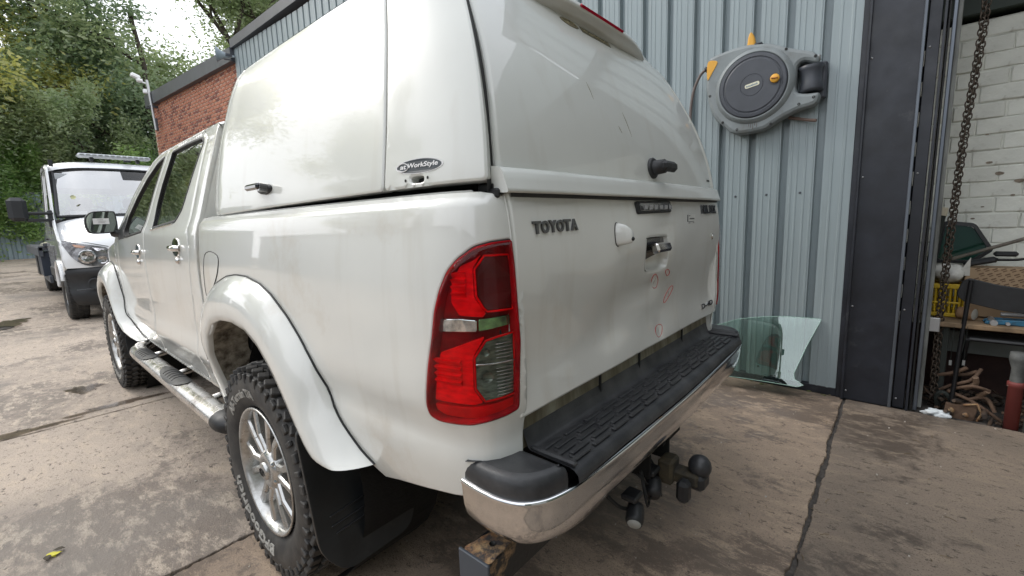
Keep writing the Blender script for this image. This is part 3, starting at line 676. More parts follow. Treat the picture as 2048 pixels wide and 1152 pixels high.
OUTR = (0, -1, 0)
tg = panel('tailgate', gt, gate_d, WHITE, truck, holes=[hole], step=.03, r=.008, out=OUTR, flange=.04)
Bag().grid(np.array([[surf_pt(gate, x, z, w, OUTR) for z, w in ((1.2785, .0005), (1.280, .0035), (1.290, .004), (1.2935, -.004))] for x in np.linspace(-.690, .692, 30)]), flip=False).obj('gate_lip_shade', mat('lip_shade_grey', (.035, .037, .038), .6), tg)  # dark strip painting the canopy lip's shade along the tailgate top
# handle recess + lever
b = Bag(); hh = np.array(hole); n = len(hh); c = hh.mean(0)
rows = []
for sc, dp in ((1.0, .0), (.97, .010), (.90, .022), (.5, .026), (.02, .026)): rows.append([surf_pt(gate_d, c[0]+(p[0]-c[0])*sc, c[1]+(p[1]-c[1])*sc, -dp, OUTR) for p in hh])
b.grid(np.array(rows), closed_v=True, flip=False); rec = b.obj('handle_recess', WHITE, tg)
if rec.data.polygons[5].normal.y > 0: pass
b = Bag(); q = fillet([(-.058, 1.157), (.105, 1.160), (.108, 1.112), (.03, 1.100), (-.060, 1.085)], .008); b.prism(q, lambda u, v, w: surf_pt(gate_d, u, v, w-.018, OUTR), .006, .002)
hs = b.obj('handle_surround', mat('dark_chrome', (.20, .20, .20), .15, metal=1), tg)
b = Bag(); b.box((.035, -1.050, 1.125), (.110, .030, .032), .007, rot=[[1, 0, 0], [0, .94, .34], [0, -.34, .94]]); b.obj('handle_lever', CHROME, hs)
# reversing camera housing
b = Bag(); base = cat_path([(-.262, 1.200), (-.254, 1.213), (-.241, 1.206), (-.234, 1.185), (-.238, 1.160), (-.250, 1.149), (-.261, 1.158), (-.264, 1.18)], 3, True)
rows = []
cb = base.mean(0)
for k, (sc, ox, oz, w) in enumerate(((1.0, 0, 0, .0), (.98, .003, 0, .008), (.82, .010, -.002, .022), (.60, .016, -.006, .034), (.45, .018, -.008, .037), (.02, .018, -.008, .037))): rows.append([surf_pt(gate, cb[0]+(p[0]-cb[0])*sc+ox, cb[1]+(p[1]-cb[1])*sc+oz, w, OUTR) for p in base])
ch = b.grid(np.array(rows), closed_v=True).obj('camera_housing', WHITE, tg); Bag().tube([surf_pt(gate, p[0], p[1], 0, OUTR) for p in cb+(base-cb)*1.04], .0014, 5, closed=True).obj('camera_gasket', GAP, tg)
bx('camera_lens', (-.232, -1.077, 1.168), (.014, .010, .012), GAP, ch, bev=.004)
# high brake lamp
b = Bag(); q = fillet([(-.122, 1.2745), (.150, 1.2785), (.146, 1.240), (-.120, 1.236)], .012); b.prism(q, lambda u, v, w: surf_pt(gate, u, v, w-.001, OUTR), .008, .003); hl = b.obj('high_brake_lamp', BLACKP, tg)
b = Bag(); q = fillet([(-.104, 1.268), (.134, 1.271), (.131, 1.247), (-.102, 1.244)], .007); b.prism(q, lambda u, v, w: surf_pt(gate, u, v, w+.006, OUTR), .003, .001); b.obj('lens', mat('smoked_lens', (.10, .10, .10), .12, coat=1), hl)
b = Bag()
for k in range(6): b.box((-.08+k*.039, -1.0475, 1.2575), (.022, .003, .014), .001)
b.obj('lens_facet', mat('lens_facet', (.34, .34, .35), .2, metal=.5), hl)
# lettering
BADGE = mat('dark_badge_chrome', (.13, .13, .135), .18, metal=1)
BADGE2 = mat('bright_badge_chrome', (.55, .55, .55), .10, metal=1)
def on_gate(s, x0, x1, z0, z1, m, name, h=.004, bold=.02, fn=gate, **k):
    b = Bag(); text_on(b, s, lambda u, v, w: surf_pt(fn, x0+(x1-x0)*u, z0+(z1-z0)*v, w, OUTR), h, bold=bold, **k); return b.obj(name, m, tg)
for i, chh in enumerate('TOYOTA'):
    w = .178/6; x0 = -.634+i*w
    on_gate(chh, x0, x0+w*.95, 1.1985+i*.0005, 1.2265+i*.0005, BADGE, 'badge_letter', h=.005, bold=.035)
for i, (chh, ww) in enumerate((('H', .042), ('I', .018), ('L', .036), ('U', .040), ('X', .044))):
    x0 = .464+[0, .045, .066, .104, .146][i]; on_gate(chh, x0, x0+ww*.92, 1.232, 1.2655, BADGE, 'badge_letter', h=.005, bold=.04)
on_gate('D-4D', .512, .662, .832, .853, BADGE2, 'engine_badge', h=.005, bold=.035)
bx('gate_sticker', (.340, float(gate(.34, 1.214)[1])-.0008, 1.214), (.098, .001, .036), mat('clear_sticker', (.62, .63, .61), .4), tg, bev=0)
b = Bag(); gy = float(gate(.34, 1.214)[1])-.0018
for x, z, w, h in ((.306, 1.217, .010, .026), (.352, 1.215, .050, .0045), (.345, 1.204, .060, .002), (.322, 1.199, .022, .002), (.37, 1.199, .014, .002), (.325, 1.226, .012, .003)): b.box((x, gy, z), (w, .0006, h))
b.obj('sticker_print', mat('grey_print', (.12, .12, .13), .7), tg)
b = Bag(); b.lathe([(.0, .004), (.006, .004), (.0065, .001)], surf_pt(gate, .593, 1.137, .001, OUTR), OUTR, 14); b.lathe([(.0085, .001), (.0115, .003), (.0135, .0)], surf_pt(gate, .593, 1.137, .0, OUTR), OUTR, 18); b.obj('lock_barrel', CHROME, tg)
# red pencil rings round the dents
b = Bag()
for k in ('g_c1', 'g_c2', 'g_c3', 'g_c4'):
    P = cat_path(TR[k], 5, True); b.tube([surf_pt(gate_d, u, v, 0.0006, OUTR) for u, v in P], .0010, 4, closed=True)
b.obj('red_pencil_ring', mat('red_wax_pencil', (.55, .02, .02), .7), tg)
b = Bag()
for k, s in (('g_c1', 0), ('g_c3', .3), ('g_c4', 0)):
    c = np.mean(TR[k], 0); b.tube([surf_pt(gate_d, c[0]-.004+s*.02, c[1]-.012, .0002, OUTR), surf_pt(gate_d, c[0]+.003, c[1]+.010, .0002, OUTR)], .0014, 4)
b.obj('chipped_paint', mat('chip_grey', (.35, .36, .35), .5), tg)
# strip under the tailgate
b = Bag(); b.add([(-.67, -1.000, .795), (.67, -1.000, .795), (.67, -1.008, .700), (-.67, -1.008, .700)], [[0, 1, 2, 3]]); b.obj('lower_sill', STRIP, truck)
for x in (-.30, -.04, .35): bx('sill_notch', (x, -1.010, .75), (.007, .006, .085), GAP, truck, bev=.001)
for sx in (-1, 1): bx('bed_rear_post', (sx*.683, -.985, .74), (.02, .05, .13), RUST, truck)
bx('gate_gap_post', (-.705, -.985, 1.04), (.006, .03, .5), GAP, truck); bx('gate_gap_post', (.71, -.985, 1.04), (.006, .03, .5), GAP, truck)
# ---- bumper
pl = np.array([(-.780, -.940), (-.785, -.99), (-.783, -1.045), (-.768, -1.092), (-.735, -1.122), (-.69, -1.138), (-.62, -1.147), (-.45, -1.155), (-.22, -1.160), (0, -1.162)])
pl = np.concatenate([pl, (pl[:-1]*[-1, 1])[::-1]]); plan = resample(cat_path(pl, 6), 150)
T = np.gradient(plan, axis=0); T /= np.linalg.norm(T, axis=1)[:, None]; Nn = np.stack([T[:, 1], -T[:, 0]], 1)   # outward
if Nn[75][1] > 0: Nn = -Nn
def ploft(prof, name, m, par, i0=0, i1=150, smooth=True):
    rows = [[(plan[i][0]+Nn[i][0]*o, plan[i][1]+Nn[i][1]*o, z) for o, z in prof(i)] for i in range(i0, i1)]
    b = Bag(); b.grid(np.array(rows), smooth=smooth); o = b.obj(name, m, par)
    c = o.data.polygons[len(o.data.polygons)//2]
    return o
def pc(i):
    s = abs(plan[i][0]); mid = max(0, 1-(s/.34)**6); dip = .0
    zb = .558-.012*math.exp(-((s-.60)/.10)**2)+.0*mid
    return [(-.012, .664), (.008, .664), (.0115, .6615), (.012, .656), (.010, .650), (.009, .63), (.006, .60), (.0, .575), (-.010, zb), (-.020, zb-.008), (-.05, zb-.010)]
bump = ploft(pc, 'rear_bumper', CHROMEB, truck)
# rubber end pads
pk = [i for i in range(0, 75) if plan[i][0] < -.668]
for sgn in (1, -1):
    O = [plan[i]+Nn[i]*.004 for i in pk]; T_ = cat_path([(-.6665, -1.140), (-.6665, -1.02), (-.672, -1.004), (-.70, -.997), (-.74, -.982), (-.768, -.960), (-.780, -.942)], 4)
    P = dens(np.array(list(O)+[tuple(q) for q in T_[:-1]]), .02)
    P = orient(P); T = np.roll(P, -1, 0)-np.roll(P, 1, 0); T /= np.linalg.norm(T, axis=1)[:, None]; Np = np.stack([-T[:, 1], T[:, 0]], 1); rows = []
    cI = P.mean(0)
    for ins, z in ((0, .662), (-.001, .680), (.001, .694), (.005, .704), (.011, .710), (.020, .7135)):
        rows.append([(p[0], p[1], z) for p in P+Np*ins])
    last = np.array(rows[-1])
    b = Bag(); g = np.array(rows)*[sgn, 1, 1]; b.grid(g, closed_v=True, flip=(sgn < 0)); 
    vs, _, fs = delaunay_2d_cdt([Vector(q[:2]) for q in last], [(i, (i+1) % len(last)) for i in range(len(last))], [], 1, 1e-6)[:3]
    b.add([(v[0]*sgn, v[1], .7135) for v in vs], [list(f) if sgn > 0 else list(f)[::-1] for f in fs]); b.obj('bumper_end_pad', STEPP, bump)
# step plate
def stp(u, v): return None
xs = np.linspace(-.652, .652, 60); rows = []
iy = lambda x: float(np.interp(x, plan[40:110, 0], plan[40:110, 1]))
for x in xs:
    y1 = iy(x); rows.append([(x, -1.006, .745), (x, -1.012, .728), (x, -1.020, .706), (x, -1.030, .700), (x, -1.06, .699), (x, -1.10, .698), (x, y1+.022, .697), (x, y1+.008, .693), (x, y1-.002, .684), (x, y1-.004, .668)])
stepo = Bag().grid(np.array(rows), flip=True).obj('bumper_step', STEPP, bump)
for sx in (-1, 1):
    b = Bag(); b.box((sx*.643, -1.085, .7035), (.014, .125, .012), .004); b.obj('step_end_rib', STEPP, stepo)
me = None
for row in range(5):
    for k in range(13):
        x = -.60+k*.095+(row % 2)*.030
        if x > .60: continue
        y = -1.048-row*.0205
        if me is None: o = bx('tread_bar', (x, y, .7015), (.074, .0125, .006), STEPP, stepo, bev=.002); me = o; x_0, y_0 = x, y
        else: c = me.copy(); COL.objects.link(c); c.location = (x-x_0, y-y_0, 0); WL[c] = WL[me]
b = Bag()
for k in range(14):
    for row in range(4):
        x = -.645+k*.095+(row % 2)*.030
        if abs(x) < .63: b.box((x+.002, -1.057-row*.0205, .6995), (.008, .019, .005), .002)
tag(b.obj('tread_link', STEPP, stepo), kind='stuff')
b = Bag(); b.box((0, -1.06, .60), (1.40, .10, .10), .01); b.box((.33, -1.11, .540), (.10, .03, .025), .01); b.obj('bumper_beam', BLACKM, bump)
# ---- tow bar
tb = bx('tow_bar', (0, -.953, .425), (1.55, .085, .085), mat('tow_bar_paint', (.012, .014, .017), .45, dirt=(.33, .21, .11), dirt_scale=5, dirt_lo=.60, dirt_hi=.66, bump=.001, bscale=80), truck, bev=.004)
b = Bag(); b.box((-.779, -.953, .422), (.008, .098, .10), .002); b.obj('end_plate', mat('grey_end_plate', (.05, .06, .075), .5), tb)
b = Bag(); P = cat_path([(x_-.07, y_-.018) for x_, y_ in [(-.705, -.972), (-.66, -.974), (-.60, -.970), (-.575, -.955), (-.565, -.93), (-.585, -.915), (-.63, -.905), (-.67, -.900), (-.706, -.900)]], 4, True)
b.prism([(p[0]+.004*random.uniform(-1, 1), p[1]+.003*random.uniform(-1, 1)) for p in P], lambda u, v, w: np.array([u, v, .468+w]), .0016, 0); b.obj('rust_patch', RUST, tb)
Bag().lathe([(0, .0), (.008, .0), (.008, .0015)], (-.722, -.958, .4697), (0, 0, 1), 12).obj('bolt_hole', GAP, tb)
b = Bag(); b.box((-.02, -.99, .48), (.16, .08, .12), .006); b.box((.03, -1.04, .455), (.012, .10, .13), .003); b.box((-.10, -1.02, .44), (.012, .12, .13), .003); b.obj('tow_bracket', BLACKM, tb)
b = Bag()
b.box((.075, -1.075, .50), (.16, .012, .11), .003, rot=[[1, 0, 0], [0, 1, 0], [0, 0, 1]]); b.obj('tow_plate', BLACKM, tb)
b = Bag(); b.box((-.0, -1.10, .375), (.075, .05, .085), .008); b.box((.015, -1.15, .36), (.055, .10, .045), .008); b.obj('tow_neck', mat('rusty_neck', (.022, .020, .016), .8, var=.7, vscale=20, var_col=(.07, .055, .03), bump=.002), tb)
b = Bag(); b.box((.03, -1.19, .352), (.07, .055, .055), .012); b.tube([(.035, -1.195, .37), (.035, -1.195, .395)], .020, 14); b.obj('ball_mount', BLACKP, tb); bx('tow_stop', (-.035, -1.165, .335), (.05, .04, .075), BLACKP, tb, bev=.012)
b = Bag(); b.lathe([(.020, -.032), (.031, -.024), (.036, -.012), (.037, 0), (.034, .014), (.025, .027), (.012, .034), (0, .036)], (.035, -1.192, .400), (0, 0, 1), 24); b.obj('tow_ball_cover', mat('tow_ball_rubber', (.022, .023, .026), .5, coat=.2), tb)
for (x, y, z, a) in ((-.09, -1.085, .345, .5), (-.235, -1.09, .330, .6)):
    b = Bag(); b.lathe([(0, -.03), (.024, -.03), (.027, -.012), (.027, .02), (.023, .032), (0, .034)], (x, y, z), (-.8, -.3, -.35), 16)
    b.box((x+.02, y+.02, z+.045), (.06, .05, .02), .005); b.obj('trailer_socket', BLACKP, tb)
b = Bag(); b.lathe([(0, .036), (.018, .036), (.022, .030)], (-.235, -1.09, .330), (-.8, -.3, -.35), 14); b.obj('socket_face', mat('worn_socket_grey', (.33, .34, .32), .6), tb)
b = Bag()
for k in range(5):
    P = [(-.12+random.uniform(-.02, .02), -1.05, .40), (-.10+random.uniform(-.05, .05), -1.09+random.uniform(-.02, .02), .33+random.uniform(-.03, .02)), (-.03+random.uniform(-.04, .04), -1.06, .345), (.0, -1.0, .42)]
    b.tube(cat_path(P, 5), .004, 5)
b.tube(cat_path([(-.30, -1.0, .42), (-.27, -1.05, .36), (-.22, -1.07, .33), (-.20, -1.07, .32)], 5), .006, 6)
b.obj('socket_cable', GAP, tb)
b = Bag()
for k in range(4):
    c = np.array([.045-k*.003, -1.085-.001*k, .535-k*.0175]); a = np.linspace(0, 2*math.pi, 13)[:-1]; b.tube([c+np.array([.0065*math.cos(q), 0, .0105*math.sin(q)]) for q in a], .0022, 5, closed=True)
b.obj('safety_chain', ALU, tb)
# ---- tail lamps
LRED = mat('lamp_red_reflector', (.92, .002, .006), .5, spec=.03, var=.5, vscale=30, var_col=(.62, .0, .002), stretch=(1, 1, 3))
LHOUS = mat('lamp_housing_red', (.42, .002, .006), .4, spec=.03, var=.5, vscale=18, var_col=(.20, .004, .008))
LDRED = mat('lamp_dark_red', (.10, .002, .004), .15, spec=.3, var=.4, vscale=20)
LMID = mat('lamp_mid_red', (.66, .002, .005), .4, spec=.03, var=.3, vscale=25)
LCLR = mat('lamp_silver', (.70, .72, .72), .10, metal=.9, var=.5, vscale=40, var_col=(.30, .32, .32))
LSMK = mat('lamp_smoked_inner', (.05, .062, .05), .2, metal=.5, var=.8, vscale=40, var_col=(.15, .19, .15), stretch=(1, 1, 4))
LENS = glassmat('lamp_clear_cover', (1, .99, .99), .45, rough=.015, ripple=.0002)
def lamp(side):
    sg = np.array([side, 1, 1.]); O_ = (-1, -1, 0)
    def f3(u, v, w): return surf_pt(bed, u, v, w, O_)*sg
    lp = np.array(lamp_hole)
    root = None
    def pr(key, m, nm, w0, h, parent, P=None, bev=.002, r=.004, sm=False):
        P = fillet(TR[key], r, 2) if P is None else P
        P = dens(orient(P), .02); b = Bag(); b.prism(P, lambda u, v, w: f3(u, v, w0+w), h, bev, smooth=sm)
        V, F, S = b.arrays()
        if side > 0: F = F
        else: F = [f[::-1] for f in F]
        return obj(nm, V, F, m, parent, smooth=S)
    housing = pr(None, LHOUS, 'tail_lamp', -.030, .012, truck, P=shrink(lp, -.004), bev=0)
    pr(None, GAP, 'lamp_gasket', -.014, .012, housing, P=None if False else shrink(lp, -.004), bev=0) if False else None
    ri = dens(orient(shrink(lp, .001)), .015); T_ = np.roll(ri, -1, 0)-np.roll(ri, 1, 0); T_ /= np.linalg.norm(T_, axis=1)[:, None]; Ni = np.stack([-T_[:, 1], T_[:, 0]], 1)
    rows = [[f3(a, b_, w) for a, b_ in ri+Ni*ins] for ins, w in ((0, -.006), (.0005, .002), (.005, .0035), (.0065, -.004), (.007, -.024))]; Bag().grid(np.array(rows), closed_v=True).obj('lamp_rim', LHOUS, housing)
    # gasket ring
    ringp = [f3(a, b_, -.003) for a, b_ in dens(shrink(lp, .001), .015)]; Bag().tube(ringp, .0032, 6, closed=True).obj('lamp_gasket', GAP, housing)
    pr('l_ref', LRED, 'reflector', -.024, .012, housing); pr('l_ref2', LRED, 'reflector', -.024, .012, housing)
    pr('l_strip', LMID, 'reflex_strip', -.024, .012, housing)
    pr('l_silver', LCLR, 'indicator_bowl', -.024, .010, housing); pr('l_green', mat('lamp_green_glint', (.25, .50, .22), .12, metal=.8, var=.5, vscale=30, var_col=(.10, .14, .10)), 'indicator_bowl', -.026, .008, housing)  # green piece: a reflection painted into the lamp's colour
    pr('l_up', LDRED, 'upper_chamber', -.022, .012, housing, bev=.004)
    rim = [f3(a, b_, -.010) for a, b_ in dens(np.array(TR['l_up']), .02)]; Bag().tube(rim, .0026, 5, closed=True).obj('chamber_rim', LRED, housing)
    pr('l_low', LSMK, 'lower_chamber', -.022, .010, housing, bev=.003)
    rim = [f3(a, b_, -.011) for a, b_ in dens(np.array(TR['l_low']), .02)]; Bag().tube(rim, .0026, 5, closed=True).obj('chamber_rim', LMID, housing)
    for key, n in (('l_louv', 4), ('l_louv2', 4)):
        q = np.array(TR[key]); a0, a1 = q[:, 0].min(), q[:, 0].max(); z0, z1 = q[:, 1].min(), q[:, 1].max()
        for k in range(n):
            z = z0+(z1-z0)*(k+.5)/n; h = (z1-z0)/n
            b = Bag(); rows = [[f3(s, z-h*.5, -.016), f3(s, z+h*.30, -.004), f3(s, z+h*.46, -.014)] for s in np.linspace(a0, a1, 5)]; b.grid(np.array(rows), smooth=False); b.obj('louvre', LRED, housing)
    b = Bag(); b.tube([f3(s, .934+.10*(s-1.545)*.0, -.008) for s in np.linspace(1.548, 1.636, 6)], .0022, 5); b.obj('chamber_divider', LCLR, housing)
    b = Bag()
    for k in range(16):
        z = .862+k*.0075
        if abs(z-.934) > .006: b.tube([f3(s, z, -.0105) for s in np.linspace(1.592, 1.632, 4)], .0012, 4)
    b.obj('lens_rib', LCLR, housing)
    b = Bag(); b.lathe([(.0, .0), (.009, .0), (.012, .003)], f3(1.572, .905, -.013), (f3(1.572, .905, 0)-f3(1.572, .905, -.02)), 14); b.lathe([(.0, .0), (.006, .0), (.008, .003)], f3(1.57, .958, -.013), (f3(1.572, .905, 0)-f3(1.572, .905, -.02)), 14); b.obj('bulb', LSMK, housing)
    # cover
    def lfn(u, v): return bed(u, v)
    lens = panel('lamp_cover', shrink(lp, .002), bed, LENS, housing, step=.02, r=.014, out=O_, lift=.0115, flange=0)
    if side < 0:
        V = np.array([v.co for v in lens.data.vertices])*[-1, 1, 1]; F = [list(p.vertices)[::-1] for p in lens.data.polygons]; bpy.data.objects.remove(lens); obj('lamp_cover', V, F, LENS, housing, smooth=True)
    return housing
lamp(1); lamp(-1)
# bed top rails / closing
for sx in (-1, 1):
    rows = [[(sx*-p[0]*-1 if False else p[0]*sx, p[1], p[2]) for p in (surf_pt(bed, s, 1.2955, 0), surf_pt(bed, s, 1.2955, -.03)+[0, 0, .002], surf_pt(bed, s, 1.2955, -.09))] for s in np.linspace(-.098, 1.55, 30)]
    Bag().grid(np.array(rows)).obj('bed_rail', WHITE, truck)
# ---- canopy: its own set of parts on the truck
can = []
cs_o = [(.006, 1.312), (.284, 1.311), (.284, 1.873), (.006, 1.873)]
rear_q = fillet([(.004, 1.313), (.282, 1.309), (.262, 1.52), (.238, 1.78), (.232, 1.872), (.004, 1.872)], .012)
kh = [(.155+.014*math.cos(a)+(.012 if math.cos(a) > 0 else -.0), 1.327+.0065*math.sin(a)) for a in np.linspace(0, 2*math.pi, 17)[:-1]]
kh = [(.171+.020*np.sign(math.cos(a))*abs(math.cos(a))**.6, 1.3265+.0075*np.sign(math.sin(a))*abs(math.sin(a))**.6) for a in np.linspace(.1, 2*math.pi+.1, 17)[:-1]]
panel('canopy_rear_quarter', rear_q, cside, CANW, truck, holes=[kh], step=.03, r=.006, out=OUTL, mirror=True, flange=.03)
sdoor = fillet([(.289, 1.309), (1.44, 1.296), (1.452, 1.45), (1.452, 1.60), (1.425, 1.74), (1.38, 1.845), (1.34, 1.872), (.239, 1.872), (.245, 1.78), (.269, 1.52)], .012)
panel('canopy_side_door', sdoor, cside, CANW, truck, step=.04, r=.005, out=OUTL, mirror=True, flange=.03)
ffr = [(1.446, 1.297), (1.50, 1.297), (1.50, 1.60), (1.475, 1.76), (1.42, 1.872), (1.36, 1.872), (1.39, 1.845), (1.435, 1.74), (1.460, 1.60), (1.460, 1.45)]
panel('canopy_front_frame', ffr, cside, CANW, truck, step=.04, r=.004, out=OUTL, mirror=True, flange=.03)
panel('canopy_jamb', [(.02, 1.32), (1.48, 1.31), (1.48, 1.60), (1.40, 1.86), (.02, 1.86)], cside, GAP, truck, step=.1, r=0, out=OUTL, lift=-.025, mirror=True, flange=0)
# roof shell
rows = []
for t in np.linspace(.03, 1.42, 26):
    e = cside(np.array(t), np.array(1.872)); w = abs(e[0]); row = []
    for a in np.linspace(0, 1, 41):
        s = -1+2*a; x = s*w; k = 1-abs(s)**2.6; row.append((x, e[1], 1.872+.085*k**.75*(1-.25*max(0, t-1.1)/.3)-(.02 if t < -.05 else 0)))
    rows.append(row)
_r0 = [(p[0]*.995, p[1]-.012, min(p[2]-.006, 1.885)) for p in rows[0]]; _r1 = [(p[0]*.97, p[1]-.016, 1.868) for p in rows[0]]
Bag().grid(np.array([_r1, _r0]+rows)).obj('canopy_roof', CANW, truck)
Bag().add([(-.80, .475, 1.30), (.80, .475, 1.30), (.70, .46, 1.75), (.60, .43, 1.87), (0, .42, 1.94), (-.60, .43, 1.87), (-.70, .46, 1.75)], [list(range(7))]).obj('canopy_front_wall', CANW, truck)
# tail opening frame (dark) behind rear door
rows = [[cside(np.array(.0), np.array(z))+np.array([.004, .012, 0]), cside(np.array(.0), np.array(z))+np.array([.06, .03, 0])] for z in np.linspace(1.29, 1.87, 14)]
for sx in (1, -1): Bag().grid(np.array(rows)*[sx, 1, 1]).obj('door_seal', GAP, truck)
bx('bed_end_seal', (0, -.975, 1.300), (1.42, .05, .02), GAP, truck)
for sx in (-1, 1): bx('gate_buffer', (sx*.712, -1.0, 1.287), (.014, .03, .02), BLACKP, truck)
cdo = fillet([(-1, 1.338), (1, 1.338), (1, 1.60), (1, 1.845), (-1, 1.845), (-1, 1.6)], .01)
def cdoor_s(u, v): return cdoor(u/.65, v)
cdr = panel('canopy_rear_door', [(u*.65, v) for u, v in dens(np.array([(-1, 1.334), (1, 1.334), (1, 1.60), (1, 1.872), (-1, 1.872), (-1, 1.6)]), .05)], cdoor_s, CANW, truck, step=.03, r=.010, out=OUTR, flange=.03)
# lower lip
rows = []
for u in np.linspace(-1.012, 1.012, 60):
    w = .700; x = u*w; yb = -1.024+.012*abs(u)**6
    rows.append([(x, yb+.020, 1.343), (x, yb+.004, 1.341), (x, yb-.006, 1.337), (x, yb-.013, 1.328), (x, yb-.018, 1.312), (x, yb-.024, 1.296), (x, yb-.026, 1.290), (x, yb-.023, 1.2865), (x, yb-.012, 1.287), (x, yb+.02, 1.290)])
rows = np.array(rows); lip = Bag().grid(rows).obj('lower_lip', CANW, cdr)
for k, r_ in ((0, rows[0]), (1, rows[-1])): Bag().add(r_, [list(range(len(r_)))]).obj('lip_end', CANW, cdr)
# spoiler with red lamp
rows = []
for u in np.linspace(-1, 1, 41):
    x = u*.41; a = abs(u); yb = float(_yr(1.845))-.006+.012*a**4; d = .034*(1-a**2.6)+.001
    rows.append([(x, yb-.001, 1.842), (x, yb-d*.5-.003, 1.850), (x, yb-d-.005, 1.863-.010*a**4), (x, yb-d-.008, 1.868-.010*a**4), (x, yb-d-.006, 1.880-.014*a**4), (x, yb-d*.6, 1.885-.013*a**4), (x, yb+.05, 1.890-.012*a**4)])
sp = Bag().grid(np.array(rows)).obj('roof_spoiler', CANW, truck)
b = Bag(); yb = float(_yr(1.845))-.006-.034-.008
b.box((-.0, yb-.001, 1.8735), (.28, .010, .011), .005); b.obj('red_brake_strip', mat('spoiler_red_lens', (.50, .01, .04), .15, coat=1, emit=None), sp)
# rear door handle of the canopy
hc = surf_pt(cdoor, .07, 1.385, 0, OUTR)
def thandle(c, axis, along, name, par):
    a = np.array(axis, float); a /= np.linalg.norm(a); l = np.array(along, float); l /= np.linalg.norm(l); c = np.array(c)
    b = Bag(); b.lathe([(.034, 0), (.034, .006), (.031, .010), (.0, .010)], c, a, 28); o = b.obj(name, BLACKP, par)
    b = Bag(); b.lathe([(.024, .008), (.022, .045), (.0, .047)], c, a, 18); b.obj('barrel', BLACKP, o)
    up = np.cross(a, l); Rm = np.stack([l, a, up], 1); b = Bag(); b.box(c+a*.046+l*.028, (.100, .026, .034), .010, rot=Rm); b.obj('grip', BLACKP, o)
    b = Bag(); b.lathe([(.0, .002), (.007, .002), (.008, 0)], c+a*.056+l*.004, a, 12); b.obj('keyhole', CHROME, o); return o
thandle(hc, (0, -1, .08), (1, 0, 0), 'canopy_door_handle', cdr)
hc = surf_pt(cside, .945, 1.362, 0, OUTL)
sdo = [o for o in bpy.data.objects if o.name == 'canopy_side_door'][0]
c = hc; b = Bag(); P = [surf_pt(cside, .945+.048*math.cos(a), 1.362+.016*math.sin(a), 0) for a in np.linspace(0, 2*math.pi, 25)[:-1]]
b.prism([(.945+.052*math.cos(a), 1.362+.017*math.sin(a)) for a in np.linspace(0, 2*math.pi, 25)[:-1]], lambda u, v, w: surf_pt(cside, u, v, w, OUTL), .010, .004); ho = b.obj('canopy_side_handle', BLACKP, sdo)
b = Bag(); b.tube([surf_pt(cside, .915, 1.362, .008), surf_pt(cside, .915, 1.362, .034)], .014, 14); b.box(surf_pt(cside, .965, 1.364, .034), (.016, .105, .020), .006); b.obj('grip', mat('gloss_black', (.012, .012, .014), .12, coat=1), ho)
# screw holes near the keyhole
b = Bag()
for u in (.205, .138): b.lathe([(.0, .0006), (.0035, .0006)], surf_pt(cside, u, 1.3265+(.171-u)*.03, 0), (-1, 0, 0), 10)
b.obj('screw_hole', GAP, truck)
# oval badge
ov = lambda u, v, w: surf_pt(cside, .1655-u*.0655, 1.3545+v*.0145, w)
ell = [(math.cos(a), math.sin(a)) for a in np.linspace(0, 2*math.pi, 41)[:-1]]
b = Bag(); b.prism([(1.07*x, 1.13*y) for x, y in ell], ov, .0008, 0); ob = b.obj('canopy_badge', mat('badge_white', (.75, .75, .75), .4), truck)
b = Bag(); b.prism(ell, ov, .0014, 0); b.obj('badge_oval', mat('badge_grey', (.045, .055, .065), .45), ob)
b = Bag(); text_on(b, 'WorkStyle', lambda u, v, w: ov(-.46+u*1.33, -.42+v*.92, .0014+w), .0004, bold=.02, shear=.15)
text_on(b, 'at', lambda u, v, w: ov(-.83+u*.30, -.28+v*.62, .0014+w), .0004, bold=.02, shear=.15)
P = [ov(-.69+.255*math.cos(a), .0+.60*math.sin(a), .0018) for a in np.linspace(-2.6, 2.9, 30)]; b.tube(P, .0010, 4); b.obj('badge_lettering', mat('badge_letter_white', (.8, .8, .8), .4), ob)
# gold decal on the canopy door under the spoiler
dg = mat('gold_decal', (.50, .43, .25), .5, var=.5, vscale=60, var_col=(.12, .10, .05)); dk = mat('decal_outline', (.10, .09, .05), .5)
dd = lambda u, v, w: surf_pt(cdoor, u, v, w, OUTR)
b = Bag(); b.prism([(-.275+.085*x, 1.822+.0135*y) for x, y in ell], dd, .0006, 0); b.prism(fillet([(-.165, 1.834), (.15, 1.834), (.15, 1.812), (-.165, 1.812)], .005), dd, .0006, 0); od = b.obj('canopy_decal', dk, cdr)
b = Bag(); text_on(b, 'at', lambda u, v, w: dd(-.325+.10*u, 1.8155+.013*v, .0006+w), .0004, bold=.02); text_on(b, 'WorkStyle', lambda u, v, w: dd(-.155+.295*u, 1.8155+.015*v, .0006+w), .0004, bold=.02, shear=.15)
b.tube([dd(-.275+.07*x, 1.822+.0105*y, .0009) for x, y in ell], .0012, 4, closed=True); b.obj('decal_lettering', dg, od)
bx('maker_tag', surf_pt(cdoor, .93, 1.372, .001, OUTR), (.035, .002, .006), GAP, cdr, bev=0)
# scuffs on canopy rear door
b = Bag()
for (u, v, du, dv) in ((-.39, 1.61, .02, -.05), (-.12, 1.55, .035, -.075), (-.20, 1.50, .02, -.02)):
    b.tube([surf_pt(cdoor, u+du*t, v+dv*t, .0001, OUTR) for t in np.linspace(0, 1, 6)], [.0004, .0012, .0016, .0012, .001, .0003], 4)
b.obj('scuff_mark', mat('scuff', (.30, .28, .23), .7), cdr)
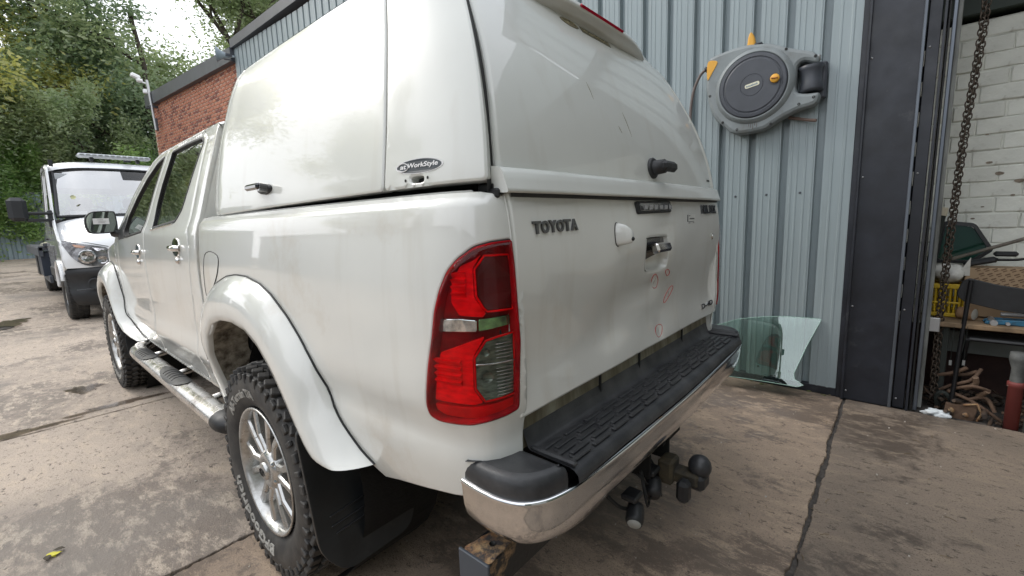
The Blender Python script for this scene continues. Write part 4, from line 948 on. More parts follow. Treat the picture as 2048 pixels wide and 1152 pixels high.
# ---- wheels
def wheel(side, cy, name='wheel', rot=0):
    cx = -.77 if side > 0 else .77; ax = np.array([-side, 0, 0.]); c = np.array([cx, cy, .385])
    prof = [(.222, .085), (.235, .112), (.262, .126), (.300, .134), (.335, .132), (.355, .122), (.366, .108), (.370, .05), (.372, 0), (.370, -.05), (.366, -.108), (.35, -.124), (.30, -.13), (.235, -.112), (.222, -.085)]
    b = Bag(); b.lathe(prof, c, ax, 72); ty = b.obj('tyre', RUBBER, None, org=c)
    w = bpy.data.objects.new(name, None); COL.objects.link(w); w.parent = truck; w.location = c; WL[w] = c
    ty.parent = w; ty.location = (0, 0, 0); ty.name = 'tyre'; WL[ty] = c
    # tread blocks
    b = Bag(); n = 46
    u0, v0, t0 = frame(ax)
    def fr(a): rd_ = u0*math.cos(a)+v0*math.sin(a); tn = -u0*math.sin(a)+v0*math.cos(a); return rd_, tn
    for i in range(n):
        a = 2*math.pi*i/n
        for (h, dw, dl, da, sk) in ((.108, .036, .030, 0, .35), (-.108, .036, .030, .5, -.35), (.062, .040, .034, .45, -.5), (-.062, .040, .034, .05, .5), (.016, .034, .026, .15, .6), (-.024, .030, .026, .7, -.6)):
            rd_, tn = fr(a+da*2*math.pi/n); wd = ax
            d1 = wd*math.cos(sk)+tn*math.sin(sk); d2 = -wd*math.sin(sk)+tn*math.cos(sk)
            rr = .3765 if abs(h) < .1 else .370
            b.box(c+ax*h+rd_*rr, (dw, dl, .020), .003, rot=np.stack([d1, d2, rd_], 1))
        if i % 2 == 0:
            rd_, tn = fr(a+.2); b.box(c+ax*.127+rd_*.347, (.014, .030, .026), .003, rot=np.stack([ax, tn, rd_], 1))
        else:
            rd_, tn = fr(a+.2); b.box(c+ax*.129+rd_*.340, (.012, .018, .034), .003, rot=np.stack([ax, tn, rd_], 1))
    b.obj('tyre_tread', RUBBER, ty)
    if side > 0:
        # raised sidewall lettering
        b = Bag()
        def arc_text(s, a_c, rad, hgt, width, flip=1):
            def place(u, v, w):
                a = a_c-flip*(u-.5)*width/rad; rr = rad+flip*(v-.5)*hgt
                rdv = np.array([0, math.cos(a)*-1, math.sin(a)])  # angle measured in the y-z plane, seen from the left
                # h along the bulging wall
                hh = np.interp(rr, [.262, .300, .335], [.1265, .1345, .1325]); return c+ax*(hh+w)+np.array([0, -math.cos(a)*rr*-1*-1, math.sin(a)*rr])
            text_on(b, s, place, .0026, bold=.03)
        # seen from the left, +y is to the left: angle a=0 points to -y (right)
        arc_text('All-Terrain T/A', R(116)+rot, .287, .032, .30); tag(b.obj('tyre_lettering', RUBL, ty), kind='stuff'); b = Bag(); arc_text('BFGoodrich', R(240)+rot, .287, .036, .38)
        tag(b.obj('tyre_lettering', RUBL, ty), kind='stuff')
    # rim
    b = Bag(); b.lathe([(.205, -.10), (.212, .06), (.220, .098), (.228, .112), (.232, .118), (.229, .123), (.222, .120), (.214, .104), (.208, .06), (.19, .02)], c, ax, 64); rim = b.obj('rim', ALLOY, w)
    b = Bag(); b.lathe([(.0, .03), (.12, .02), (.205, .0), (.208, -.05)], c, ax, 40); b.obj('brake_backing', BLACKM, rim)
    b = Bag(); b.lathe([(.0, .045), (.15, .045), (.15, .03), (0, .03)], c, ax, 40); b.obj('brake_disc', RUST, rim)
    for k in range(6):
        for s in (-1, 1):
            a = 2*math.pi*k/6+R(8)+rot; a1 = a+s*R(11); a2 = a+s*R(14.5)
            d0 = u0*math.cos(a+s*R(18))+v0*math.sin(a+s*R(18)); 
            p0 = c+ax*.098+(u0*math.cos(a+s*R(22))+v0*math.sin(a+s*R(22)))*.045
            p1 = c+ax*.104+(u0*math.cos(a1)+v0*math.sin(a1))*.130
            p2 = c+ax*.100+(u0*math.cos(a2*1)+v0*math.sin(a2*1))*.221
            def sp_(pa, pb, w0, w1):
                d = pb-pa; l = np.linalg.norm(d); d = d/l; sd_ = np.cross(d, ax); V = []
                for p, ww in ((pa, w0), (pb, w1)):
                    for (o, h) in ((-ww, -.028), (-ww, -.004), (-ww*.65, .003), (ww*.65, .003), (ww, -.004), (ww, -.028)): V.append(p+sd_*o+ax*h)
                F = [[i, (i+1) % 6, 6+(i+1) % 6, 6+i] for i in range(6)]; return V, F
            b = Bag(); b.add(*sp_(p0, p1, .016, .012)); b.add(*sp_(p1, p2, .012, .017)); b.obj('spoke', ALLOY, rim)
    b = Bag(); b.lathe([(.078, .06), (.074, .098), (.060, .112), (.040, .118), (.036, .112), (.0, .112)], c, ax, 36); b.obj('hub', ALLOY, rim)
    b = Bag(); b.lathe([(.033, .112), (.032, .122), (.024, .126), (0, .127)], c, ax, 24); b.obj('centre_cap', ALLOY, rim)
    b = Bag(); a = np.linspace(0, 2*math.pi, 25)[:-1]
    for rx, rz, oz in ((.020, .013, 0), (.007, .013, 0), (.014, .006, .006)): b.tube([c+ax*.1275+np.array([0, rx*math.cos(q), oz+rz*math.sin(q)]) for q in a], .0014, 4, closed=True)
    b.obj('cap_emblem', GAP, rim)
    b = Bag()
    for k in range(6):
        a_ = 2*math.pi*(k+.5)/6+R(8)+rot; d = u0*math.cos(a_)+v0*math.sin(a_); b.lathe([(.012, .085), (.012, .107), (.006, .112), (0, .112)], c+d*.060, ax, 6, smooth=False)
    b.obj('wheel_nut', CHROME, rim)
    return w
wheel(1, 0); wheel(-1, 0); wheel(1, 3.085, rot=.4); wheel(-1, 3.085, rot=.4)
# ------------------------------------------------------------------ ground
def rise(y): return np.where(y > 7.4, .027*(np.minimum(y, 60)-7.4), 0)
CONC = bpy.data.materials.new('yard_concrete'); CONC.use_nodes = True
nt = CONC.node_tree; N = nt.nodes.new; K = nt.links.new; B_ = nt.nodes['Principled BSDF']
gm = N('ShaderNodeNewGeometry'); pos = gm.outputs['Position']
def nz(sc, det, rg=.65, dist=0, st=None):
    n = N('ShaderNodeTexNoise'); n.inputs['Scale'].default_value = sc; n.inputs['Detail'].default_value = det; n.inputs['Roughness'].default_value = rg; n.inputs['Distortion'].default_value = dist
    if st: mp = N('ShaderNodeMapping'); mp.inputs['Scale'].default_value = st; mp.inputs['Rotation'].default_value = (0, 0, .5); K(pos, mp.inputs['Vector']); K(mp.outputs[0], n.inputs['Vector'])
    else: K(pos, n.inputs['Vector'])
    return n.outputs['Fac']
def rmp(f, lo, hi, a=0, b=1):
    r = N('ShaderNodeMapRange'); r.inputs['From Min'].default_value = lo; r.inputs['From Max'].default_value = hi; r.inputs['To Min'].default_value = a; r.inputs['To Max'].default_value = b; K(f, r.inputs['Value']); return r.outputs['Result']
def mixc(f, a, c, mode='MIX'):
    x = N('ShaderNodeMixRGB'); x.blend_type = mode
    if isinstance(f, float): x.inputs[0].default_value = f
    else: K(f, x.inputs[0])
    for i, q in ((1, a), (2, c)):
        if isinstance(q, tuple): x.inputs[i].default_value = (*q, 1)
        else: K(q, x.inputs[i])
    return x.outputs[0]
c1 = mixc(rmp(nz(.8, 7, .6), .42, .60), (.50, .415, .34), (.36, .30, .25))
_ma = N('ShaderNodeMath'); _ma.operation = 'MULTIPLY_ADD'; _ma.inputs[1].default_value = .75; K(nz(.75, 3, .5), _ma.inputs[0]); _mb = N('ShaderNodeMath'); _mb.operation = 'MULTIPLY'; _mb.inputs[1].default_value = .6; K(nz(3.2, 12, .82, .2), _mb.inputs[0]); K(_mb.outputs[0], _ma.inputs[2])
patch = rmp(_ma.outputs[0], .690, .735)
c2 = mixc(patch, c1, (.195, .156, .127))
c3 = mixc(rmp(nz(13, 10, .8, .2, (1, .4, 1)), .50, .60), c2, (.55, .455, .36))
c3b = mixc(rmp(nz(30, 8, .8, .1, (1, .55, 1)), .56, .61), c3, (.15, .122, .105))
c4 = mixc(rmp(nz(150, 3, .7), .56, .66), c3b, (.20, .17, .145))
c5 = mixc(rmp(nz(210, 2, .6), .66, .72), c4, (.60, .54, .46))
c6 = mixc(rmp(nz(.6, 4, .6), .52, .75), c5, (.23, .205, .18))
K(c6, B_.inputs['Base Color'])
K(rmp(_ma.outputs[0], .68, .74, .88, .50), B_.inputs['Roughness'])
bp = N('ShaderNodeBump'); bp.inputs['Distance'].default_value = .009; h1 = N('ShaderNodeMath'); h1.operation = 'ADD'; K(nz(26, 12, .82, 0, (1, .5, 1)), h1.inputs[0]); K(nz(3, 6, .7), h1.inputs[1]); K(h1.outputs[0], bp.inputs['Height']); K(bp.outputs[0], B_.inputs['Normal'])
JOINT = mat('joint_dirt', (.10, .088, .078), .95, var=.6, vscale=30, bump=.004)
MOSS = mat('moss_edge', (.10, .11, .045), .95, var=.7, vscale=30, var_col=(.20, .17, .10), bump=.006, bscale=80)
CONC2 = CONC.copy(); CONC2.name = 'shaded_yard_concrete'  # near slabs: shade from behind the camera put into the colour
_n = CONC2.node_tree; _b = _n.nodes['Principled BSDF']; _l = _b.inputs['Base Color'].links[0].from_socket; _x = _n.nodes.new('ShaderNodeMixRGB'); _x.blend_type = 'MULTIPLY'; _x.inputs[0].default_value = 1; _x.inputs[2].default_value = (.54, .51, .475, 1); _n.links.new(_l, _x.inputs[1]); _n.links.new(_x.outputs[0], _b.inputs['Base Color'])
CONC3 = CONC.copy(); CONC3.name = 'darker_yard_concrete'  # darker, browner copy of the yard concrete
_n = CONC3.node_tree; _b = _n.nodes['Principled BSDF']; _l = _b.inputs['Base Color'].links[0].from_socket; _x = _n.nodes.new('ShaderNodeMixRGB'); _x.blend_type = 'MULTIPLY'; _x.inputs[0].default_value = 1; _x.inputs[2].default_value = (.80, .73, .66, 1); _n.links.new(_l, _x.inputs[1]); _n.links.new(_x.outputs[0], _b.inputs['Base Color'])
# base earth to the horizon
ys = np.concatenate([np.linspace(-40, 7.4, 8), np.linspace(7.6, 60, 12), [400]]); xsg = np.array([-400, -60, -20, 0, 20, 60, 400])
G = [[(x, y, float(rise(y))-.014) for y in ys] for x in xsg]
tag(Bag().grid(np.array(G), flip=True).obj('ground', JOINT), kind='structure')
def slab(x0, x1, y0, y1, jag=.010, name='concrete_slab', m=None):
    # a poured slab with slightly ragged edges, top following the yard's fall
    e = []
    def side(a, b, n):
        a = np.array(a); b = np.array(b); nr = np.array([-(b-a)[1], (b-a)[0]]); nr = nr/np.linalg.norm(nr); k = np.convolve(rng.normal(0, 1, n), np.ones(9)/9*2.2, 'same')*jag*.35+rng.normal(0, 1, n)*jag*.16
        return [a+(b-a)*t+nr*kk for t, kk in zip(np.linspace(0, 1, n, endpoint=False), k)]
    n1 = max(4, int(min(abs(x1-x0), 8)/.014)); n2 = max(4, int(min(abs(y1-y0), 8)/.03))
    P = side((x0, y0), (x1, y0), n1)+side((x1, y0), (x1, y1), n2)+side((x1, y1), (x0, y1), n1)+side((x0, y1), (x0, y0), n2)
    zf = lambda u, v, w: np.array([u, v, float(rise(v))-.034+w])
    b = Bag(); b.prism(P, zf, .034, .004); o = b.obj(name, m or CONC); return tag(o, kind='structure')
# longitudinal/transverse joints: transverse at y=-1.44, .27, 2.45, 7.4 ...
gp = .0022
for i, (y0, y1) in enumerate([(-6.7, -1.452)]):
    for x0, x1 in ((-12, -4.6), (-4.59, 2.10)): slab(x0+gp, x1-gp, max(y0, -6.8)+gp, y1-gp, m=CONC2)
for i, (y0, y1) in enumerate([(-1.436, .275), (.287, 2.46), (2.475, 7.39)]):
    for x0, x1 in ((-12, -6.6), (-6.59, -3.35) if True else None, (-3.34, 2.155)): slab(x0+gp, x1-gp, y0+gp, y1-gp, jag=.012, m=CONC3 if i == 0 else None)
slab(-12, 2.15, 7.41, 26)
# moss and dirt skirting the wall foot
b = Bag()
for k in range(420):
    y = -1.42+rng.random()*4.5; x = 2.15-abs(rng.normal(0, .035)); r_ = .006+.014*rng.random()
    b.lathe([(r_, .0), (r_*.7, r_*.35), (0, r_*.5)], (x, y, .0), (rng.normal(0, .2), rng.normal(0, .2), 1), 5, smooth=False)
tag(b.obj('moss_skirt', MOSS), kind='stuff', label='mossy grit along the foot of the metal wall', cat='moss')
# grit, chips, twigs
b = Bag()
for k in range(900):
    x = rng.uniform(-3.5, 2.1); y = rng.uniform(-2.6, 6); r_ = .0015+.0035*rng.random()**2
    b.box((x, y, r_*.4), (r_*2, r_*1.6, r_*1.2), r_*.3, rot=None)
tag(b.obj('grit', mat('pale_grit', (.42, .38, .33), .9)), kind='stuff', label='pale grit scattered over the concrete yard', cat='grit')
b = Bag()
for k in range(70):
    x = rng.uniform(.3, 2.05); y = rng.uniform(-2.6, -.2); a = rng.uniform(0, 3.1); l = .01+.03*rng.random()
    b.tube([(x, y, .002), (x+l*.5*math.cos(a), y+l*.5*math.sin(a), .003), (x+l*math.cos(a+.2), y+l*math.sin(a+.2), .002)], .0012, 4)
tag(b.obj('twigs', mat('dry_twig', (.30, .22, .13), .9, var=.7, vscale=9)), kind='stuff', label='dry twigs and stalks lying on the yard by the doorway', cat='twigs')
# drips and small yellow leaf
def leaf(name, c, s, m, label, cat, rot=0):
    P = [(0, -.5), (.16, -.30), (.30, -.05), (.22, .2), (.08, .36), (0, .5), (-.12, .34), (-.26, .16), (-.28, -.1), (-.14, -.32)]
    b = Bag(); ca, sa = math.cos(rot), math.sin(rot)
    b.prism([(x*s, y*s) for x, y in P], lambda u, v, w: np.array([c[0]+u*ca-v*sa, c[1]+u*sa+v*ca, c[2]+w+.25*abs(u)+.1*v*math.sin(v/s*7)]), .001, 0); return tag(b.obj(name, m, org=None), label, cat)
lv = thing('fallen_leaf', 'small crumpled yellow and black leaf on the concrete at the bottom left', 'leaf', (-1.425, .775, 0))
for k, (dx, dy, s, m_) in enumerate(((0, 0, .05, mat('yellow_leaf', (.55, .50, .03), .6)), (.012, -.010, .035, mat('yellow_leaf', (.55, .50, .03))), (-.012, -.016, .04, mat('dead_leaf_brown', (.05, .04, .025), .8)), (.022, .012, .038, MATS['dead_leaf_brown']))):
    o = leaf('leaf_piece', (-1.425+dx, .775+dy, .004+.002*k), s, m_, None, None, rot=k*1.3+.4); o.parent = lv; o.location = (1.425, -.775, 0); del_ = [o.pop(x) for x in ('label', 'category') if x in o.keys()]
# ponding stains: thin water film patches
WET = glassmat('wet_film', (.62, .60, .58), .9, rough=.12, ior=1.33)
def puddle(cx, cy, rx, ry, z=.0045, nm='damp_patch', seed=0):
    r_ = np.random.default_rng(seed); a = np.linspace(0, 2*math.pi, 60)[:-1]; k = 1+.22*np.sin(3*a+r_.random()*6)+.14*np.sin(7*a+r_.random()*6)+.08*np.sin(13*a)+.05*r_.normal(size=59)
    P = np.stack([cx+rx*k*np.cos(a), cy+ry*k*np.sin(a)], 1); b = Bag(); b.add([(p[0], p[1], z) for p in P]+[(cx, cy, z)], [[i, (i+1) % 59, 59] for i in range(59)]); return tag(b.obj(nm, WET), kind='structure')
puddle(-.98, 2.62, .28, .05, seed=1); puddle(-1.45, 2.53, .22, .05, seed=2); puddle(-1.1, 3.3, .10, .12, seed=3); puddle(-1.5, 8.1, .25, .35, z=.03, seed=4)
# drain near van
b = Bag(); b.lathe([(.0, .002), (.16, .002), (.19, .006), (.21, .002)], (-1.62, 7.75, .012), (0, 0, 1), 20); tag(b.obj('drain_cover', JOINT), 'dark round drain cover sunk in the yard left of the flatbed van', 'drain cover')

# ------------------------------------------------------------------ metal-clad workshop wall
WX = 2.155
CLAD = mat('grey_green_cladding', (.29, .345, .36), .42, metal=0, coat=.15, var=.10, vscale=3, stretch=(1, 6, .25), dirt=(.215, .25, .25), dirt_scale=2.5, dirt_lo=.55, dirt_hi=.9, bump=.0006, bscale=10)
FASC = mat('dark_grey_flashing', (.075, .082, .095), .45, var=.2, vscale=4)
DARKST = mat('black_blue_steel', (.020, .023, .032), .42, var=.5, vscale=5, dirt=(.06, .062, .065), dirt_scale=9, dirt_lo=.6, dirt_hi=.8, rvar=.12, bump=.0006, bscale=14)
ws = thing('workshop_wall', 'grey-green ribbed metal workshop wall behind the pickup', 'wall', (WX, 0, 0))
def zt(y): return float(np.interp(y, [-6, 5.6, 8.44, 17], [4.4, 4.60, 4.76, 5.5]))
pitch = .1965; y_ref = -1.225   # flank facing the camera end of each rib
def rib_prof():
    # (dy, proud) from one pan to next crown
    q = []
    for o in (.034, .072, .118, .150): q += [(o-.004, .060), (o-.001, .0625), (o+.006, .0625), (o+.009, .060)]
    return [(-.023, .060), (-.020, .010), (.020, .010), (.023, .060)]+q
k0 = -1; edges = []
ky = np.arange(-1.225-.0, 8.4, pitch)
groups = [ky[i:i+5] for i in range(0, len(ky), 5)]
for g in groups:
    ysr = []; 
    for yk in g:
        for dy, pr_ in rib_prof(): ysr.append((yk+dy, pr_))
    if g is groups[0]: ysr = [(-1.418, .03), (-1.25, .03), (-1.245, .033), (-1.241, .0)]+ysr if False else [(-1.40, .060), (-1.36, .060), (-1.355, .0625), (-1.345, .0625), (-1.34, .060), (-1.30, .060), (-1.297, .0625), (-1.288, .0625), (-1.285, .060)]+ysr
    ysr.append((g[-1]+pitch-.0215 if g is not groups[-1] else 8.42, .060)); rows = []
    zs = [.05, .8, 1.6, 2.4, 3.2, 4.0]
    for (y, p_) in ysr: rows.append([(WX+.018-p_-(0.0012*(z*3 % 2)), y, z) for z in zs]+[(WX+.018-p_, y, zt(y))])
    b = Bag(); b.grid(np.array(rows), smooth=False); o = b.obj('cladding_sheet', CLAD, ws)
# screws
b = Bag()
for z in (.12, 1.35, 3.5):
    for yk in ky: b.lathe([(.008, 0), (.008, .003), (.004, .006), (0, .006)], (WX-.043, yk+.095, z), (-1, 0, 0), 6, smooth=False)
tag(b.obj('fixing_screws', FASC, ws), kind='stuff')
# backing + foot flashing + eaves
b = Bag(); b.box((WX+.06, 3.5, 2.2), (.10, 9.85, 4.5), 0); b.obj('backing_wall', FASC, ws)
b = Bag(); b.box((WX-.02, 3.5, .028), (.05, 9.85, .056), .003); b.obj('foot_flashing', DARKST, ws)
bx('corner_flashing', (WX-.028, -1.415, 2.2), (.05, .035, 4.4), DARKST, ws)
P = [(-1.6, zt(-1.6)), (8.44, zt(8.44)), (8.44, zt(8.44)+.17), (-1.6, zt(-1.6)+.17)]
b = Bag(); b.prism(P, lambda u, v, w: np.array([WX-.10-w*-1-.0, u, v])*[1, 1, 1]+np.array([w*0, 0, 0]), .16, .004); b.obj('fascia', FASC, ws)
b = Bag(); b.add([(WX-.10, -1.6, zt(-1.6)+.172), (WX-.10, 8.44, zt(8.44)+.172), (12, 8.44, zt(8.44)+.9), (12, -1.6, zt(-1.6)+.9)], [[0, 1, 2, 3]]); b.obj('roof', FASC, ws)
# ---- brick range beyond
bw = thing('brick_building', 'red brick end of the workshop with a dark flat parapet, beyond the metal wall', 'building', (WX, 8.45, 0))
MORT = mat('brick_mortar', (.62, .46, .37), .95, var=.3, vscale=10)
BRK = mat('red_brick', (.46, .19, .11), .85, var=.45, vscale=5, var_col=(.34, .12, .075), bump=.002, bscale=60, dirt=(.34, .17, .12), dirt_scale=6, dirt_lo=.5, dirt_hi=.8)
BRK2 = mat('dark_red_brick', (.27, .095, .07), .85, var=.5, vscale=8, bump=.002)
sl = .065
def zs_(y): return sl*(y-8.45)
b = Bag(); b.add([(WX, 8.45, -.2), (WX, 15.6, -.2), (WX, 15.6, zt(15.6)-.32), (WX, 8.45, zt(8.45)-.22)], [[0, 1, 2, 3]]); b.add([(WX, 15.6, -.2), (12, 15.6, -.2), (12, 15.6, zt(15.6)-.3), (WX, 15.6, zt(15.6)-.3)], [[0, 1, 2, 3]]); b.obj('mortar_bed', MORT, bw)
b = Bag(); b2 = Bag(); ch_, bl = .075, .225
for r_ in range(16, 66):
    z0 = r_*ch_; off = (r_ % 2)*.1125
    for c_ in range(0, 33):
        y0 = 8.45+off+c_*bl; z = z0+zs_(y0+bl/2)
        if y0 < 8.44 or y0+bl > 15.62 or z+ch_ > zt(y0+.1)-.17 or z < 1.2: continue
        (b2 if rng.random() < .22 else b).box((WX-.004+rng.normal(0, .0015), y0+bl/2, z+ch_/2), (.012, bl-.022, ch_-.020), .002)
    # return wall on the far corner is out of sight
tag(b.obj('brickwork', BRK, bw), kind='stuff'); tag(b2.obj('brickwork', BRK2, bw), kind='stuff')
P = [(8.42, zt(8.45)-.24), (15.75, zt(15.7)-.36), (15.75, zt(15.7)-.03), (8.42, zt(8.45)+.02)]
b = Bag(); b.prism(P, lambda u, v, w: np.array([WX-.12+w, u, v]), .20, .004); b.obj('parapet_fascia', FASC, bw)
b = Bag(); b.box((7, 12, 2.4), (9.4, 7.1, 4.7), 0); b.obj('building_core', MORT, bw)
# horn speaker
hs_ = thing('horn_siren', 'grey horn loudspeaker fixed under the eaves where brick meets metal', 'loudspeaker', (WX-.15, 8.35, 4.5))
b = Bag(); b.lathe([(.02, -.20), (.03, -.12), (.05, -.04), (.09, .04), (.135, .09), (.14, .095), (.13, .09), (.085, .03), (.03, -.03), (0, -.03)], (1.90, 8.42, 4.60), (-.75, .35, .05), 24); b.obj('horn', mat('horn_grey', (.30, .36, .40), .5), hs_)
b = Bag(); b.box((2.0, 8.36, 4.60), (.14, .06, .05), .005); b.tube([(1.92, 8.42, 4.53), (2.04, 8.38, 4.53)], .012, 6); b.obj('bracket', FASC, hs_)
# cctv pole on corner
cp = thing('camera_pole', 'pole with white security cameras on the far corner of the brick building', 'camera pole', (1.95, 15.3, 4.0))
GALV = mat('galvanised_steel', (.42, .42, .42), .45, metal=.6)
WPL = mat('white_plastic', (.75, .75, .75), .4)
b = Bag(); b.tube([(2.0, 14.70, 4.2), (2.0, 14.95, 5.62)], .032, 10); b.obj('pole', GALV, cp)
b = Bag(); b.tube([(2.0, 14.95, 5.52), (1.90, 14.98, 5.55), (1.84, 15.0, 5.60)], .022, 8); b.obj('camera_arm', WPL, cp)
b = Bag(); b.box((1.76, 15.0, 5.69), (.22, .13, .12), .03, rot=[[.93, 0, .36], [0, 1, 0], [-.36, 0, .93]]); b.obj('camera_housing', WPL, cp)
b = Bag(); b.lathe([(.0, .06), (.07, .03), (.08, -.04), (.0, -.05)], (1.84, 15.0, 5.585), (0, 0, -1), 14); b.obj('camera_dome', WPL, cp)
b = Bag(); b.box((1.93, 14.95, 5.30), (.11, .10, .12), .02); b.obj('junction_box', WPL, cp)
b = Bag(); b.box((2.05, 14.85, 4.88), (.22, .10, .06), .01); b.box((2.03, 14.7, 4.36), (.06, .08, .34), .01); b.box((1.93, 14.85, 4.82), (.14, .08, .04), .01); b.obj('pole_clamp', FASC, cp)

# ------------------------------------------------------------------ door post and opening
dp = thing('door_post', 'wide black-blue steel door post at the edge of the workshop opening', 'door post', (WX, -1.6, 0))
bx('post_panel', (2.13, -1.545, 1.5), (.06, .245, 3.0), DARKST, dp, bev=.004)
bx('post_return', (2.115, -1.434, 1.5), (.075, .014, 3.0), DARKST, dp, bev=.003)
bx('trim_strip', (2.095, -1.671, 1.5), (.014, .016, 3.0), mat('worn_steel_edge', (.16, .18, .21), .35, metal=.6, var=.4, vscale=9, stretch=(1, 1, .1)), dp, bev=.003)
bx('post_channel', (2.14, -1.712, 1.5), (.05, .055, 3.0), DARKST, dp, bev=.003)
bx('guide_rail', (2.10, -1.752, 1.5), (.03, .012, 3.0), DARKST, dp, bev=.002)
bx('guide_rail', (2.16, -1.768, 1.5), (.10, .010, 3.0), GAP, dp, bev=.002)
bx('rail_edge', (2.13, -1.790, 1.5), (.012, .018, 3.0), MATS['worn_steel_edge'], dp, bev=.003)
bx('rail_edge', (2.20, -1.812, 1.5), (.012, .020, 3.0), mat('pale_worn_rail', (.30, .31, .29), .6, var=.6, vscale=14, stretch=(1, 1, .2)), dp, bev=.003)
b = Bag()
for z in (.06, .62, 1.42, 2.1):
    for y in (-1.452, -1.70): b.lathe([(.006, 0), (.006, .003), (0, .005)], (2.099 if y > -1.5 else 2.114, y, z), (-1, 0, 0), 8)
tag(b.obj('bolt_heads', GALV, dp), kind='stuff')
bx('lintel', (2.16, -3.6, 3.05), (.10, 3.6, .30), DARKST, ws)
bx('opening_jamb', (2.16, -5.45, 1.5), (.12, .12, 3.0), DARKST, ws)
bx('wall_beyond_opening', (2.17, -7.8, 2.3), (.08, 4.6, 4.6), CLAD, ws)
bx('wall_over_opening', (2.17, -3.5, 3.8), (.08, 4.0, 1.2), CLAD, ws)
# interior
INW = mat('white_painted_brick', (.72, .73, .66), .7, var=.15, vscale=4, dirt=(.30, .27, .21), dirt_scale=9, dirt_lo=.60, dirt_hi=.76, bump=.006, bscale=22)
INM = mat('painted_mortar', (.74, .75, .68), .9, var=.3, vscale=7)
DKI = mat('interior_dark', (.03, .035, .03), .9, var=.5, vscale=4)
iw = thing('interior_brick_wall', 'white painted brick wall inside the open workshop doorway', 'wall', (2.80, -2, 0))
bx('mortar_face', (2.8425, -3.2, 1.1), (.10, 3.0, 2.52), INM, iw, bev=0)
H = .098; Lb = .235; bricks = {}
brv = [Bag().box((0, 0, 0), (.03+.003*k, Lb-.003, H-.004), .006, rot=None) for k in range(4)]
bms = []
for k, bg_ in enumerate(brv):
    V, F, S = bg_.arrays(); V = V+rng.normal(0, .0012, V.shape); bms.append(mkmesh('brick', V, F, INW, smooth=False))
for r_ in range(4, 24):
    for c_ in range(0, 7):
        y = -1.74-(r_ % 2)*.11-c_*Lb+rng.normal(0, .002)
        z = r_*H+H/2
        if z > 2.36 or y < -2.9: continue
        o = link('brick', bms[(r_*3+c_) % 4], iw); o.location = (0.002+rng.normal(0, .0022), y+2, z+rng.normal(0, .0012)); o.rotation_euler = (rng.normal(0, .006), 0, rng.normal(0, .01))
b = Bag()
for k in range(26):
    y = rng.uniform(-2.5, -1.8); z = rng.uniform(.9, 1.7); s = .004+.011*rng.random()**2; P = [(y+s*1.5*math.cos(a)*(1+.3*rng.random()), z+s*.7*math.sin(a)*(1+.4*rng.random())) for a in np.linspace(0, 2*math.pi, 9)[:-1]]
    b.prism(P, lambda u, v, w: np.array([2.783-w, u, v]), .001, 0)
b.obj('flaked_patch', mat('bare_brick_patch', (.30, .25, .19), .95, var=.5, vscale=20), iw)
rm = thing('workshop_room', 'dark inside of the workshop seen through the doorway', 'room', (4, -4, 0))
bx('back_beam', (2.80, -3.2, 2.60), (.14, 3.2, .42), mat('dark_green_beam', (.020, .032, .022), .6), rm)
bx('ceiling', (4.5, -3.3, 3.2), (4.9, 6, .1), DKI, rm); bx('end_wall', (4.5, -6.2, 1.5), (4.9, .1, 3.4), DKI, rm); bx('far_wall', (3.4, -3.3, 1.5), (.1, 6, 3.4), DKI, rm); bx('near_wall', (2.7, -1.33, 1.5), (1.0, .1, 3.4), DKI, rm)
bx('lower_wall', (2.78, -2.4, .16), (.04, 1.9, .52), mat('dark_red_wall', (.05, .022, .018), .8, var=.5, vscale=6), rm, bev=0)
fl_ = Bag().box((3.6, -4, -.06), (3.2, 5.2, .06), 0).obj('workshop_floor', mat('oily_floor', (.030, .027, .024), .7, var=.6, vscale=8, bump=.004)); tag(fl_, kind='structure')
# ---- things inside
def yzp(P, x, h, m, name, parent, bev=.003, **k):
    b = Bag(); b.prism(P, lambda u, v, w: np.array([x-w, u, v]), h, bev); return b.obj(name, m, parent, **k)
WOOD = mat('grubby_plywood', (.28, .19, .11), .8, var=.5, vscale=9)
tb_ = thing('workbench', 'low plywood workbench with steel legs inside the doorway', 'workbench', (2.45, -2.1, 0))
bx('bench_top', (2.46, -2.28, .528), (.46, .86, .028), WOOD, tb_)
bx('bench_bracket', (2.22, -1.835, .525), (.02, .065, .085), GALV, tb_)
for x, y in ((2.28, -1.90), (2.28, -2.66), (2.64, -1.90), (2.64, -2.66)): bx('leg', (x, y, .245), (.03, .03, .53), DKI, tb_)
bx('back_panel', (2.62, -2.2, .35), (.02, .62, .14), mat('grey_board', (.20, .22, .21), .8, var=.2, vscale=4), tb_)
# crate
YEL = mat('yellow_crate_plastic', (.62, .42, .02), .5, var=.25, vscale=10)
crt = thing('yellow_crate', 'yellow slatted plastic crate on the workbench under the white sack', 'crate', (2.50, -1.89, .543))
for (x, w) in ((2.42, .0), (2.66, .0)):
    bx('crate_rim', (x, -1.89, .735), (.016, .165, .030), YEL, crt); bx('crate_base', (x, -1.89, .556), (.012, .135, .024), YEL, crt); bx('crate_band', (x, -1.89, .632), (.010, .145, .014), YEL, crt)
    for k in range(7): bx('crate_slat', (x, -1.955+k*.022, .645), (.008, .011, .16), YEL, crt)
for y in (-1.815, -1.970):
    bx('crate_end', (2.54, y, .655), (.25, .008, .19), YEL, crt)
bx('crate_floor', (2.54, -1.89, .548), (.23, .15, .008), YEL, crt)
